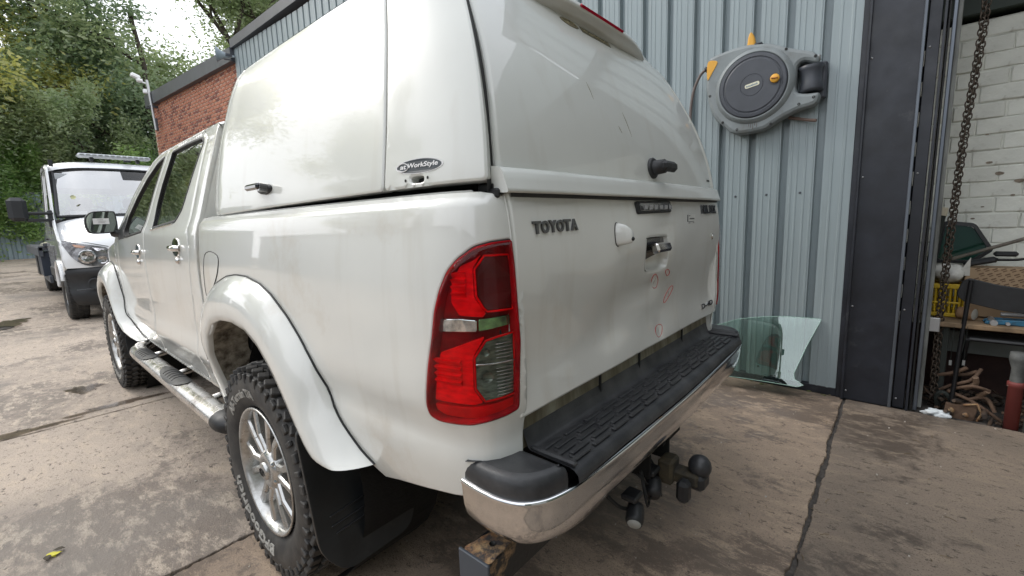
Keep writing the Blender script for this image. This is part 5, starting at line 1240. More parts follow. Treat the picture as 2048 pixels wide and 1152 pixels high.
# sack
def blob(name, c, s, m, label, cat, seed=0, n=14, amp=.12, parent=None):
    r_ = np.random.default_rng(seed); rows = []
    ph = r_.random(8)*6
    for i in range(n+1):
        th = math.pi*i/n; row = []
        for j in range(2*n):
            f = 2*math.pi*j/(2*n); k = 1+amp*(math.sin(3*f+ph[0]+2*th)+.6*math.sin(5*f+ph[1]-3*th)+.5*math.sin(8*f+6*th+ph[2]))*math.sin(th)
            row.append((c[0]+s[0]*k*math.sin(th)*math.cos(f), c[1]+s[1]*k*math.sin(th)*math.sin(f), c[2]+s[2]*k*math.cos(th)))
        rows.append(row)
    b = Bag(); b.grid(np.array(rows), closed_v=True, flip=True); o = b.obj(name, m, parent, org=None if parent is not None else c); 
    if label: tag(o, label, cat)
    return o
WSK = mat('white_sack', (.62, .61, .56), .7, var=.2, vscale=7, dirt=(.3, .27, .2), dirt_scale=8, bump=.002)
sk = blob('white_sack', (2.53, -1.90, .805), (.12, .085, .065), WSK, 'slumped white sack with a pointed corner on top of the yellow crate', 'sack', 3)
b = Bag(); b.add([(2.45, -1.93, .80), (2.45, -1.985, .915), (2.47, -1.990, .80), (2.55, -1.96, .79)], [[0, 1, 2], [0, 3, 1], [1, 3, 2]], False); b.obj('sack_corner', WSK, sk)
# car side window with black frame leaning behind
wf = thing('car_quarter_window', 'dark green car window in a black frame leaning on the white brick wall', 'car window', (2.66, -1.95, .86))
P = [(-1.83, .86), (-1.86, 1.135), (-2.005, 1.115), (-2.10, .945), (-2.01, .86)]
fo = fillet(P, .02); fi = shrink(fo, .018); b = Bag()
n_ = 60; A_ = resample(np.vstack([orient(fo), orient(fo)[:1]]), n_+1)[:-1]; ct = A_.mean(0); B2 = ct+(A_-ct)*.84
rows = [[(2.665, a[0], a[1]), (2.645, a[0], a[1]), (2.643, q[0], q[1]), (2.66, q[0], q[1])] for a, q in zip(A_, B2)]
b.grid(np.array(rows), closed_u=True, smooth=False); b.obj('window_frame', BLACKP, wf)
yzp([tuple(q) for q in B2[::2]], 2.662, .004, mat('green_tint_glass', (.012, .045, .032), .08, coat=1), 'pane', wf, 0)
# fluorescent-ish post with beige cap
pc_ = thing('capped_pole', 'dark pole with a beige cap standing in the corner beside the door rail', 'pole', (2.5, -1.83, .9))
b = Bag(); b.tube([(2.48, -1.81, .88), (2.55, -1.842, 1.165)], .020, 12); b.obj('pole_shaft', DKI, pc_); b = Bag(); b.tube([(2.55, -1.842, 1.165), (2.562, -1.847, 1.215)], .024, 12); b.obj('pole_cap', mat('beige_cap', (.50, .45, .34), .7), pc_)
b = Bag(); b.tube([(2.43, -2.25, 1.055), (2.48, -1.905, .90)], .010, 8); tag(b.obj('wiper_arm', mat('worn_rod', (.16, .14, .11), .6, var=.5, vscale=20)), 'thin worn rod lying across the clutter above the patterned box', 'rod')
mc = thing('black_tool', 'black plastic hand tool lying over the patterned cardboard box', 'tool', (2.5, -2.1, .88))
b = Bag(); b.box((2.50, -2.03, .885), (.06, .15, .035), .012, rot=[[1, 0, 0], [0, .95, .25], [0, -.25, .95]]); b.box((2.49, -2.13, .935), (.04, .10, .03), .01); b.obj('tool_body', BLACKP, mc)
b = Bag(); b.tube(cat_path([(2.48, -2.10, .90), (2.46, -2.18, .905), (2.45, -2.26, .925), (2.47, -2.30, .915)], 5), .008, 6); b.obj('tool_cable', GAP, mc)
CARD = mat('patterned_cardboard', (.36, .25, .15), .85, var=.1, vscale=5)
bxx = thing('cardboard_box', 'brown patterned cardboard box behind the black chair back', 'box', (2.50, -2.2, .7))
bx('box_body', (2.55, -2.17, .70), (.16, .40, .30), CARD, bxx)
b = Bag()
for i in range(9):
    for j in range(4):
        y = -2.02-i*.036-(j % 2)*.018; z = .845-j*.030; b.box((2.4695, y, z), (.002, .022, .007), 0, rot=[[1, 0, 0], [0, .9, .42], [0, -.42, .9]]); b.box((2.4695, y-.006, z-.011), (.002, .018, .005), 0, rot=[[1, 0, 0], [0, .9, .42], [0, -.42, .9]])
b.obj('printed_marks', mat('brown_print', (.14, .085, .05), .85), bxx)
# chair
chr_ = thing('folding_chair', 'black plastic chair back with steel uprights in front of the workbench', 'chair', (2.27, -2.1, 0))
P = fillet([(-1.925, .705), (-1.945, .785), (-1.97, .808), (-2.09, .775), (-2.35, .735), (-2.36, .60), (-2.12, .628), (-1.96, .665)], .02)
b = Bag(); P = dens(np.array(P), .02); b.prism(P, lambda u, v, w: np.array([2.28-w+.5*(u+2.12)**2, u, v]), .012, .004); b.obj('backrest', BLACKP, chr_)
for y in (-1.978, -2.33):
    b = Bag(); b.tube([(2.24, y, .80), (2.235, y+.012, .48), (2.19, y+.03, .02)], .011, 8); b.obj('leg', mat('black_tube', (.02, .02, .022), .4, metal=.5), chr_)
    b = Bag(); b.tube([(2.20, y-.01, .46), (2.46, y-.01, .02)], .011, 8); b.obj('leg', MATS['black_tube'], chr_)
bx('seat', (2.33, -2.155, .455), (.22, .33, .02), BLACKP, chr_, bev=.008)
cn_ = thing('tin_can', 'brown and white paint tin lying on its side on the bench', 'tin', (2.36, -1.99, .58))
b = Bag(); b.lathe([(0, 0), (.036, 0), (.037, .01), (.036, .075), (0, .075)], (2.40, -1.955, .580), (-.5, -.86, 0), 20); b.obj('tin_body', mat('tin_brown', (.25, .15, .08), .6), cn_); b = Bag(); b.lathe([(.034, .0), (.028, .003), (0, .003)], (2.3625, -2.0195, .580), (-.5, -.86, 0), 20); b.obj('tin_lid', mat('tin_white', (.45, .44, .40), .5), cn_)
BLU = mat('blue_jack_paint', (.035, .16, .27), .4, var=.4, vscale=14, dirt=(.05, .05, .05), dirt_scale=14)
jk = thing('trolley_jack', 'blue trolley jack lying on the workbench edge', 'jack', (2.3, -2.15, .55))
b = Bag(); b.prism(fillet([(-2.055, .545), (-2.06, .560), (-2.10, .572), (-2.34, .580), (-2.34, .545)], .006), lambda u, v, w: np.array([2.30-w, u, v]), .012, .003); b.prism(fillet([(-2.055, .545), (-2.06, .560), (-2.10, .572), (-2.34, .580), (-2.34, .545)], .006), lambda u, v, w: np.array([2.37-w, u, v]), .012, .003); b.box((2.33, -2.12, .555), (.05, .05, .02), .004); b.obj('jack_frame', BLU, jk)
b = Bag(); b.tube([(2.26, -2.09, .556), (2.40, -2.09, .556)], .016, 12); b.tube([(2.26, -2.145, .556), (2.30, -2.145, .556)], .009, 10); b.obj('jack_wheel', GALV, jk); b = Bag(); b.tube([(2.33, -2.12, .60), (2.33, -2.34, .605)], .012, 8); b.obj('jack_handle', GALV, jk)
# red bollard-like prop with grey neck
rp = thing('pipe_stand', 'red pipe stand with peeling paint on the workshop threshold', 'pipe stand', (2.13, -2.19, 0))
b = Bag(); b.lathe([(0, -.02), (.030, -.02), (.030, .235), (.036, .240), (.036, .262), (.030, .268), (0, .268)], (2.13, -2.185, 0), (0, 0, 1), 20); b.obj('red_body', mat('peeling_red_paint', (.17, .035, .03), .6, dirt=(.42, .36, .30), dirt_scale=14, dirt_lo=.60, dirt_hi=.62), rp)
b = Bag(); b.lathe([(.028, .262), (.026, .34), (.040, .39), (.038, .43), (0, .43)], (2.13, -2.185, 0), (0, 0, 1), 20); b.obj('grey_neck', mat('grubby_grey', (.12, .125, .12), .7, var=.5, vscale=15), rp)
bx('frame_leg', (2.10, -2.235, .30), (.02, .02, .62), DKI, thing('steel_frame', 'thin black steel upright right of the red pipe stand', 'frame', (2.10, -2.235, 0)))
tag(Bag().tube([(2.14, -2.275, -.03), (2.14, -2.275, .10)], .028, 14).obj('orange_bottle', mat('orange_plastic', (.65, .16, .02), .5)), 'orange plastic cylinder at the far right of the threshold', 'bottle')
# rag
rg = blob('white_rag', (2.115, -1.885, .012), (.035, .055, .022), mat('white_rag', (.62, .66, .68), .8), 'crumpled white rag on the concrete at the end of the chain', 'rag', 5, amp=.25)
# rusty scrap
def scrap(name, paths, label, r_=.009, m=None, plate=None):
    t_ = thing(name, label, 'scrap metal', paths[0][0], group='rusty scrap heap on the workshop floor')
    for P in paths: Bag().tube(cat_path(P, 5), r_, 8).obj('rusty_bar', m or RUSTS, t_)
    return t_
RUSTS = mat('dark_rusty_scrap', (.085, .050, .032), .85, var=.7, vscale=18, var_col=(.16, .10, .065), bump=.002, bscale=60)
s1 = scrap('brake_bracket', [[(2.25, -1.90, .12), (2.22, -1.95, .17), (2.2, -2.02, .22), (2.22, -2.06, .29)], [(2.22, -1.96, .15), (2.18, -2.03, .19), (2.2, -2.10, .17)]], 'rusty brake bracket with two bent arms leaning up at the back of the scrap heap')
s2 = scrap('bent_lever', [[(2.28, -1.88, .20), (2.24, -1.95, .24), (2.22, -2.0, .285)], [(2.26, -1.93, .22), (2.25, -2.0, .235), (2.22, -2.045, .27)]], 'pair of straight rusty levers sticking out at the top of the scrap heap', .011)
s3 = scrap('suspension_arm', [[(2.22, -1.93, .13), (2.20, -2.02, .10), (2.19, -2.10, .05), (2.2, -2.16, .0)], [(2.2, -2.02, .10), (2.22, -2.09, .12), (2.2, -2.13, .05)]], 'long thin rusty arm sloping down to the right of the scrap heap', .010)
s4 = thing('brake_caliper', 'rusty brake caliper plate with two round bolts at the front of the scrap heap', 'scrap metal', (2.15, -1.98, .02), group='rusty scrap heap on the workshop floor')
P = fillet([(-1.92, -.02), (-1.925, .055), (-1.965, .045), (-2.0, .06), (-2.045, .075), (-2.06, .05), (-2.045, -.035), (-2.0, -.045)], .012)
b = Bag(); b.prism(P, lambda u, v, w: np.array([2.18-w, u, v+.02]), .022, .005); b.obj('caliper_plate', RUSTS, s4)
for y, z in ((-1.95, .035), (-2.01, .020)): Bag().lathe([(.014, 0), (.014, .012), (.010, .016), (0, .016)], (2.158, y, z), (-1, 0, 0), 12).obj('caliper_bolt', RUST, s4)
Bag().tube([(2.16, -2.0, .075), (2.14, -2.05, .10), (2.16, -2.075, .04), (2.17, -2.06, -.01)], .006, 7).obj('caliper_edge', RUST, s4)
s5 = scrap('hose_loop', [[(2.26, -1.90, .0), (2.22, -1.885, .08), (2.2, -1.91, .12), (2.22, -1.95, .07), (2.24, -1.93, .0)]], 'dark loop of metal at the left of the scrap heap', .012, DKI)
s6 = scrap('stub_axle', [[(2.22, -2.0, .16), (2.2, -2.04, .20), (2.18, -2.035, .245)], [(2.23, -2.06, .12), (2.19, -2.09, .17)]], 'pale rusty stub axle with a cranked end in the middle of the scrap heap', .014, mat('pale_rust', (.20, .13, .085), .8, var=.5, vscale=20))
b = Bag()
for k in range(60):
    y = rng.uniform(-2.35, -1.86); x = rng.uniform(2.16, 2.6); a = rng.uniform(0, 3.1, 2); l = rng.uniform(.03, .12); z = rng.uniform(-.02, .09)
    b.tube([(x, y, z), (x+l*math.cos(a[0]), y+l*math.sin(a[0]), z+l*.4*math.cos(a[1]))], rng.uniform(.004, .014), 6)
tag(b.obj('scrap_pile', mat('dark_scrap', (.035, .028, .024), .8, var=.8, vscale=12, var_col=(.10, .06, .035))), 'heap of small dark metal offcuts under the bench', 'scrap heap', kind='stuff')
for i, (y, z, l) in enumerate(((-1.93, .30, 'short'), (-1.985, .31, 'longer'))):
    t_ = thing('hanging_tag', f'small grey tag hanging on the {l} string under the bench top', 'tag', (2.23, y, z), group='tags hanging under the bench')
    Bag().tube([(2.23, y, z+.22), (2.23, y, z)], .0012, 4).obj('string', DKI, t_); bx('tag_plate', (2.23, y, z), (.003, .012, .03), mat('grey_tag', (.25, .25, .24), .7), t_, bev=0)
# chain
CHN = mat('oily_chain', (.11, .085, .065), .55, metal=.7, var=.5, vscale=30)
chn = thing('hanging_chain', 'rusty door chain hanging beside the door rail down to the floor', 'chain', (2.25, -1.9, 2.3))
lk = Bag(); a = np.linspace(0, 2*math.pi, 13)[:-1]
lk.tube([(0, .0115*math.cos(q), .0195*math.sin(q)) for q in a], .0036, 6, closed=True); V, F, S = lk.arrays(); lme = mkmesh('chain_link', V, F, CHN, smooth=True)
path = cat_path([(2.25, y, z) for y, z in TR['i_chain']], 10); LN = np.concatenate([[0], np.cumsum(np.linalg.norm(np.diff(path, axis=0), axis=1))])
nl = 0
for strand, (ox, oy) in enumerate(((0, 0), (.012, -.016))):
    for k in range(int((LN[-1])/.0265)):
        s_ = k*.0265+strand*.012; p = np.array([np.interp(s_, LN, path[:, i]) for i in range(3)])
        if s_ > LN[-1] or nl > 170: break
        o = link('chain_link', lme, chn); o.location = Vector(p+np.array([ox, oy, 0]))-Vector((2.25, -1.9, 2.3)); o.rotation_euler = (0, 0, (R(60) if k % 2 else R(-30))+rng.normal(0, .15)); nl += 1

# ------------------------------------------------------------------ hose reel
REELG = mat('reel_grey_plastic', (.23, .255, .26), .42, var=.2, vscale=5, dirt=(.14, .13, .11), dirt_scale=5, dirt_lo=.55, dirt_hi=.85, bump=.0006, bscale=40, rvar=.08)
REELD = mat('reel_dark_plastic', (.062, .068, .082), .45, var=.2, vscale=6, rvar=.08)
REELY = mat('reel_yellow', (.72, .36, .035), .45)
hr = thing('hose_reel', 'grey and black wall-mounted hose reel with yellow trim on the metal wall', 'hose reel', (2.12, -.86, 2.05))
ro = [(y*1.0, z) for y, z in TR['reel']]; ro = cat_path(np.array(ro), 3, True)
xf = 1.93
def reel_f(u, v, w): return np.array([2.115-w, u, v])
b = Bag(); b.prism(dens(ro, .03), lambda u, v, w: np.array([2.055-w, u, v]), .075, .022, smooth=True); body = b.obj('reel_shell', REELG, hr)
b = Bag(); ro2 = np.array(ro); cc = ro2.mean(0); b.prism(cc+(ro2-cc)*.955, lambda u, v, w: np.array([2.115-w, u, v]), .058, .004); b.obj('reel_shell_back', REELG, hr)
dc = (-.853, 2.050)
b = Bag(); b.lathe([(.235, .0), (.228, .012), (.212, .026), (.203, .030), (.201, .022)], (1.982, dc[0], dc[1]), (-1, 0, 0), 64); b.obj('shell_ring', REELG, hr)
b = Bag(); b.lathe([(.200, .010), (.199, .030), (.193, .036), (.176, .038), (.172, .034), (.168, .034), (.160, .0385), (.158, .0385), (.072, .0385), (.070, .0385), (.068, .0365), (.064, .0365), (.062, .0385), (.060, .0385), (0, .0385)], (1.982, dc[0], dc[1]), (-1, 0, 0), 80, smooth=False); dsc = b.obj('reel_disc', REELD, hr)
tl = R(9)
def rot2(u, v): return dc[0]-.004+u*math.cos(tl)*-1-v*math.sin(tl)*-1*-1, dc[1]+.000+u*-math.sin(tl)*-1+v*math.cos(tl)
def lbl(u, v, w):  # u to the right in view = -y
    uu = u*math.cos(tl)-v*math.sin(tl); vv = u*math.sin(tl)+v*math.cos(tl); return np.array([1.9432-w, dc[0]-.002-uu, dc[1]+.001+vv])
b = Bag(); b.prism(fillet([(-.043, -.0125), (.043, -.0125), (.043, .0125), (-.043, .0125)], .012), lbl, .002, .0005); lb_ = b.obj('name_plate', mat('cream_plate', (.70, .68, .52), .5), hr)
b = Bag(); text_on(b, 'hozelock', lambda u, v, w: lbl(-.034+.068*u, -.006+.013*v, .002+w), .0005, bold=.02); b.obj('plate_lettering', mat('plate_blue', (.06, .14, .24), .5), lb_)
kc = (-.985, 2.062)
b = Bag(); b.lathe([(.036, .030), (.034, .042), (.028, .036), (.0, .036)], (1.982, kc[0], kc[1]), (-1, 0, 0), 28); b.obj('knob_well', REELD, hr)
b = Bag(); b.lathe([(.026, .036), (.026, .050), (.022, .054), (0, .054)], (1.982, kc[0], kc[1]), (-1, 0, 0), 26); kn = b.obj('knob', REELY, hr)
b = Bag(); b.box((1.926, kc[0], kc[1]), (.010, .040, .007), .002, rot=[[1, 0, 0], [0, .99, -.1], [0, .1, .99]]); b.obj('knob_bar', mat('dark_orange', (.38, .13, .02), .5), kn)
yzp(cat_path([(-.566, 2.272), (-.622, 2.262), (-.620, 2.235), (-.595, 2.195), (-.566, 2.150), (-.558, 2.20)], 3, True), 1.982, .006, REELY, 'outlet_trim', hr, .002)
b = Bag(); yz = [(-.800, 2.405), (-.812, 2.40), (-.828, 2.36), (-.832, 2.30), (-.808, 2.298), (-.784, 2.302), (-.785, 2.345), (-.790, 2.385)]
b.prism(cat_path([(y-.01, z) for y, z in yz], 3, True), lambda u, v, w: np.array([2.06-w, u, v]), .035, .010, smooth=True); b.obj('carry_handle', REELY, hr)
bx('handle_slot', (2.03, -.865, 2.318), (.05, .045, .012), REELD, hr)
# roller bracket at right
b = Bag(); b.lathe([(0, -.075), (.060, -.075), (.066, -.06), (.056, -.02), (.054, .02), (.060, .055), (.072, .075), (0, .075)], (2.04, -1.165, 2.035), (0, .06, 1), 28); b.obj('pivot_drum', REELD, hr)
bx('pivot_bracket', (2.10, -1.215, 2.03), (.05, .05, .22), REELD, hr, bev=.01)
b = Bag(); b.lathe([(0, 0), (.02, 0), (.02, .03), (0, .035)], (2.03, -1.19, 2.135), (0, 0, 1), 14); b.obj('pivot_pin', GALV, hr)
b = Bag()
for y, z in TR['knob']: b.lathe([(.0085, 0), (.0085, .003), (.004, .003), (0, -.001)], (1.982+.0, y, z), (-1, 0, 0), 12)
b.obj('shell_screws', GAP, hr)
bx('lower_bracket', (2.08, -.83, 1.785), (.07, .18, .035), REELG, hr, bev=.008)
b = Bag()
for k in range(5): b.tube([(1.9815, -.835-k*.012, 1.848), (1.9795, -.836-k*.012, 1.80-.01*k % .03)], .0014, 4)
b.obj('rust_stain', RUSTS, hr)
hp = cat_path([(2.0, -.553, 2.232), (2.0, -.53, 2.222), (2.0, -.505, 2.198), (2.0, -.468, 2.12), (2.0, -.449, 2.02), (2.0, -.445, 1.90), (2.0, -.46, 1.7)], 5)
Bag().tube(hp, .0095, 10).obj('hose', mat('brown_hose', (.13, .10, .09), .5), hr); b = Bag(); b.tube([hp[0], hp[3]], .019, 10); b.obj('hose_stop', DARKST, hr)
wp = Bag().tube([(2.09, -1.05, 1.835), (2.05, -1.165, 1.795), (2.04, -1.205, 1.785)], .010, 10).obj('wall_pipe', mat('old_copper', (.15, .10, .08), .6)); tag(wp, 'short brown pipe end sticking out of the metal wall under the hose reel', 'pipe')

# ------------------------------------------------------------------ loose car window glass leaning on the wall
gp_ = TR['glass']
go = [(-0.72, 0.434), (-0.773, 0.458), (-0.822, 0.474), (-0.944, 0.497), (-1.061, 0.512), (-1.182, 0.516), (-1.296, 0.516), (-1.236, 0.35), (-1.181, 0.164), (-1.19, 0.13), (-1.242, 0.101), (-1.207, 0.086), (-1.035, 0.087), (-0.876, 0.085), (-0.733, 0.08), (-0.633, 0.08), (-0.63, 0.404)]
GLS = glassmat('green_door_glass', (.80, .92, .87), 2.8, rough=.01, ior=1.52)
b = Bag(); b.prism(go, lambda u, v, w: np.array([1.86+.42*v-.07*(u+.95)-w, u, v]), .004, 0); gg = b.obj('door_glass', GLS, None, org=(1.99, -.95, 0)); tag(gg, 'loose curved car door glass leaning against the metal wall beside the bumper', 'car window')
b = Bag(); rim = [np.array([1.86+.42*v-.07*(u+.95)-.002, u, v]) for u, v in dens(np.array(go), .03)]; b.tube(rim, .0024, 5, closed=True); b.obj('glass_edge', mat('glass_edge_green', (.30, .48, .40), .15, coat=1), gg)

# ------------------------------------------------------------------ flatbed van
VW = mat('van_white', (.80, .81, .82), .30, coat=1, var=.04, vscale=3)
VB = mat('van_black_plastic', (.022, .024, .027), .5, var=.2, vscale=8)
VG = glassmat('van_windscreen', (.74, .77, .79), 8.0, ior=1.5, rough=.03)
van = thing('flatbed_van', 'white flatbed recovery van facing the camera, at the left behind the pickup', 'van', (.1, 9.5, 0))
vx0, vx1 = -.86, 1.06; vc = (vx0+vx1)/2; hw = (vx1-vx0)/2
def sec(y, zb, ztp, w, nz_=14, rnd_=.16):
    pass
# front skin: rows by height (z, y at the centre, half width, corner sweep)
prof = [(.80, 6.99, .93, .16), (.90, 6.985, .945, .17), (1.02, 7.0, .95, .18), (1.12, 7.03, .955, .20), (1.20, 7.09, .955, .22), (1.27, 7.22, .95, .24), (1.36, 7.40, .94, .26), (1.46, 7.60, .92, .24), (1.545, 7.76, .90, .22)]
rows = []
for z, yc, w, sw in prof: rows.append([(vc+w*s, yc+sw*abs(s)**3.2+.0, z-.0-(.10*abs(s)**4 if z > 1.15 else 0)) for s in np.linspace(-1, 1, 41)])
Bag().grid(np.array(rows)).obj('bonnet', VW, van)
# windscreen
wsr = []
for t in np.linspace(0, 1, 14):
    z = 1.56+(2.33-1.56)*t; yc = 7.78+.50*t+.10*t*t; w = .865-.075*t; wsr.append([(vc+w*s, yc+.20*abs(s)**2.6, z-.012*abs(s)**2) for s in np.linspace(-1, 1, 31)])
wsr = np.array(wsr); scr = Bag().grid(wsr).obj('windscreen', VG, van)
b = Bag(); ctr = np.concatenate([wsr[0], wsr[1:, -1], wsr[-1, ::-1][1:], wsr[::-1, 0][1:-1]]); b.tube(ctr+np.array([0, -.006, 0]), .024, 6, closed=True); b.obj('screen_surround', VB, van)
b = Bag(); rr_ = wsr[-3:]; b.grid(rr_+np.array([0, -.004, 0])); 
tint = Bag().grid(np.concatenate([wsr[-4:, 15:][:, :], ], 0)+np.array([0, -.003, .0])).obj('sun_band', glassmat('sun_band', (.12, .13, .15), 1.0), van)
# roof
rows = []
for t in np.linspace(0, 1, 12):
    y = [8.36, 8.42, 8.5, 8.6, 8.75, 8.9, 9.05, 9.2, 9.35, 9.45, 9.52, 9.56][int(round(t*11))]; z = [2.345, 2.40, 2.44, 2.46, 2.475, 2.48, 2.48, 2.475, 2.46, 2.44, 2.40, 2.33][int(round(t*11))]
    rows.append([(vc+(.875-.02*(t == 1))*s, y+.19*abs(s)**2.6*(1-t), z-.085*abs(s)**4.5) for s in np.linspace(-1, 1, 33)])
Bag().grid(np.array(rows)).obj('roof', VW, van)
# a pillars and sides
def vside(sgn):
    X = lambda z: vc+sgn*float(np.interp(z, [.3, .8, 1.2, 1.5, 1.9, 2.3, 2.40], [.94, .955, .955, .935, .905, .885, .87]))
    f = lambda u, v: np.stack([vc+sgn*np.interp(v, [.3, .8, 1.2, 1.5, 1.9, 2.3, 2.42], [.94, .955, .957, .935, .905, .88, .86])+0*u, u+0*v, v+0*u], -1)
    o_ = (sgn, 0, 0)
    arch = [(8.14, .52), (8.13, .66), (8.05, .78), (7.92, .86), (7.76, .89), (7.58, .87), (7.44, .80), (7.36, .70)]
    ol = [(9.50, .50)]+[(8.2, .50)]+arch+[(7.16, .80), (7.17, 1.02), (7.24, 1.17), (7.45, 1.26), (7.75, 1.38), (7.98, 1.545), (8.18, 1.90), (8.42, 2.30), (8.58, 2.38), (9.50, 2.38)]
    win = fillet([(8.30, 1.52), (8.24, 1.72), (8.42, 2.06), (8.58, 2.25), (9.10, 2.25), (9.12, 1.56)], .04)
    panel('side_panel', ol, f, VW, van, holes=[win], step=.09, r=.012, out=o_)
    panel('side_window', win, f, WINDOW, van, step=.2, r=0, out=o_, lift=-.015, flange=0)
    b = Bag(); b.tube([f(np.array(u), np.array(v))+np.array([sgn*.001, 0, 0]) for u, v in [(8.14, .62), (8.16, 1.0), (8.20, 1.35), (8.22, 1.50), (8.20, 1.72), (8.40, 2.10), (8.56, 2.30), (9.16, 2.30), (9.20, 1.5), (9.20, .55), (8.2, .53)]], .004, 5); b.obj('door_gap', GAP, van)
    bx('door_handle', (vc+sgn*.965, 9.02, 1.22), (.03, .16, .035), VB, van, bev=.01)
    bx('side_moulding', (vc+sgn*.955, 8.85, .68), (.03, 1.25, .16), VB, van, bev=.012)
    # wheel arch lip
    b = Bag(); A3 = cat_path([(X(.6)+sgn*.015, y, z) for y, z in [(8.16, .50)]+arch+[(7.34, .62)]], 3); b.tube(A3, .028, 8); b.obj('arch_lip', VW, van)
    # mirror
    m_ = Bag(); m_.box((vc+sgn*1.26, 7.93, 1.655), (.20, .13, .34), .05); mo = m_.obj('wing_mirror', VB, van)
    bx('mirror_glass', (vc+sgn*1.26, 7.999, 1.655), (.16, .006, .29), MATS['mirror_glass'], mo, bev=.002)
    b = Bag(); b.box((vc+sgn*1.05, 7.94, 1.60), (.28, .06, .045), .012); b.box((vc+sgn*1.05, 7.94, 1.50), (.28, .06, .045), .012); b.box((vc+sgn*.94, 8.0, 1.52), (.05, .16, .26), .015); b.obj('mirror_arm', VB, mo)
vside(-1); vside(1)
# bumper
bp_ = [(.24, 7.08, .80, .20), (.27, 7.0, .87, .22), (.36, 6.955, .91, .24), (.44, 6.95, .925, .25), (.47, 6.965, .925, .25), (.56, 6.975, .925, .25), (.66, 6.965, .93, .25), (.70, 6.935, .94, .26), (.76, 6.93, .945, .26), (.80, 6.95, .94, .26), (.815, 7.0, .93, .26)]
rows = [[(vc+w*s, yc+sw*abs(s)**4+.02, z) for s in np.linspace(-1, 1, 45)] for z, yc, w, sw in bp_]
vb = Bag().grid(np.array(rows)).obj('front_bumper', VB, van)
for sg_ in (-1, 1):
    b = Bag(); b.lathe([(.085, -.01), (.085, .012), (.075, .018), (.06, .008), (.0, .006)], (vc+sg_*.665, 7.012, .565), (sg_*.15, -1, 0), 24); b.obj('fog_lamp_blank', VB, vb)
    b = Bag(); b.box((vc+sg_*.70, 7.02, .495), (.34, .04, .015), .005); b.obj('bumper_ridge', mat('van_grey_plastic', (.06, .064, .07), .5), vb)
# grille
b = Bag(); b.box((vc, 7.0, .97), (.82, .06, .26), .03); g_ = b.obj('grille', VB, van)
for k in range(3): bx('grille_bar', (vc, 6.962, .90+k*.07), (.80, .02, .022), mat('satin_silver', (.45, .46, .47), .3, metal=.8), g_)
b = Bag(); b.lathe([(0, .01), (.085, .01), (.09, 0)], (vc, 6.958, .97), (0, -1, 0), 30); b.tube([(vc+.082*math.cos(q), 6.945, .97+.082*math.sin(q)) for q in np.linspace(0, 2*math.pi, 25)[:-1]], .007, 6, closed=True); b.obj('badge_disc', MATS['satin_silver'], g_)
bx('plate_holder', (vc, 6.925, .60), (.52, .015, .12), VB, vb)
# headlights
for sg_ in (-1, 1):
    hp_ = cat_path(np.array([(-.925, 1.165), (-.86, 1.175), (-.70, 1.13), (-.52, 1.085), (-.47, 1.04), (-.46, .90), (-.50, .83), (-.62, .815), (-.74, .84), (-.84, .93), (-.90, 1.06)]), 3, True)
    def hf(u, v, w, sg_=sg_):
        uu = abs(u)/.95; yb = float(np.interp(v, [.80, .90, 1.02, 1.12, 1.20], [6.99, 6.985, 7.0, 7.03, 7.09])); sw = .175
        return np.array([vc+(-u)*sg_*1.0, yb+sw*uu**3.2-w-.004, v])
    b = Bag(); b.prism(dens(hp_, .05), hf, .012, 0); hl_ = b.obj('headlight', mat('headlight_inner', (.28, .29, .30), .3, metal=.6, var=.6, vscale=12, var_col=(.08, .08, .085)), van)
    b = Bag(); c_ = hf(-.70, .955, .012); b.lathe([(.0, .004), (.06, .006), (.095, .02), (.10, .012)], c_, (-.1*-sg_, -1, 0), 26); b.obj('reflector_bowl', mat('headlight_chrome', (.8, .8, .82), .12, metal=1, var=.6, vscale=35, var_col=(.2, .2, .2)), hl_)
    c_ = hf(-.555, .90, .012); b = Bag(); b.lathe([(.0, .004), (.035, .006), (.055, .015)], c_, (0, -1, 0), 20); b.obj('reflector_bowl', MATS['headlight_chrome'], hl_)
    b = Bag(); b.prism(fillet([(-.83, 1.135), (-.76, 1.12), (-.70, 1.10), (-.73, 1.075), (-.81, 1.095)], .01), lambda u, v, w: hf(u, v, .012+w), .010, .003); b.obj('indicator', mat('amber_lens', (.50, .26, .16), .2, coat=1), hl_)
    b = Bag(); b.prism(fillet([(-.64, 1.085), (-.50, 1.05), (-.49, .985), (-.60, 1.03)], .01), lambda u, v, w: hf(u, v, .012+w), .006, .002); b.obj('lamp_trim', MATS['headlight_chrome'], hl_)
    b = Bag(); b.prism(dens(hp_, .05), lambda u, v, w: hf(u, v, .028+w), .003, 0); b.obj('headlight_cover', LENS, hl_)
    # bonnet shut line above the lamp
    b = Bag(); b.tube([hf(u, v, .006) for u, v in [(-.92, 1.18), (-.80, 1.188), (-.62, 1.135), (-.46, 1.085)]], .004, 5); b.obj('bonnet_gap', GAP, van)
b = Bag(); b.box((vc-.42, 7.70, 1.545), (.22, .05, .012), .003); b.box((vc+.42, 7.70, 1.545), (.22, .05, .012), .003); b.obj('scuttle_vent', VB, van)
b = Bag(); b.tube([(vc-.6, 7.76, 1.56), (vc-.1, 7.79, 1.585)], .008, 6); b.tube([(vc+.0, 7.76, 1.56), (vc+.6, 7.80, 1.60)], .008, 6); b.obj('wiper', VB, van)
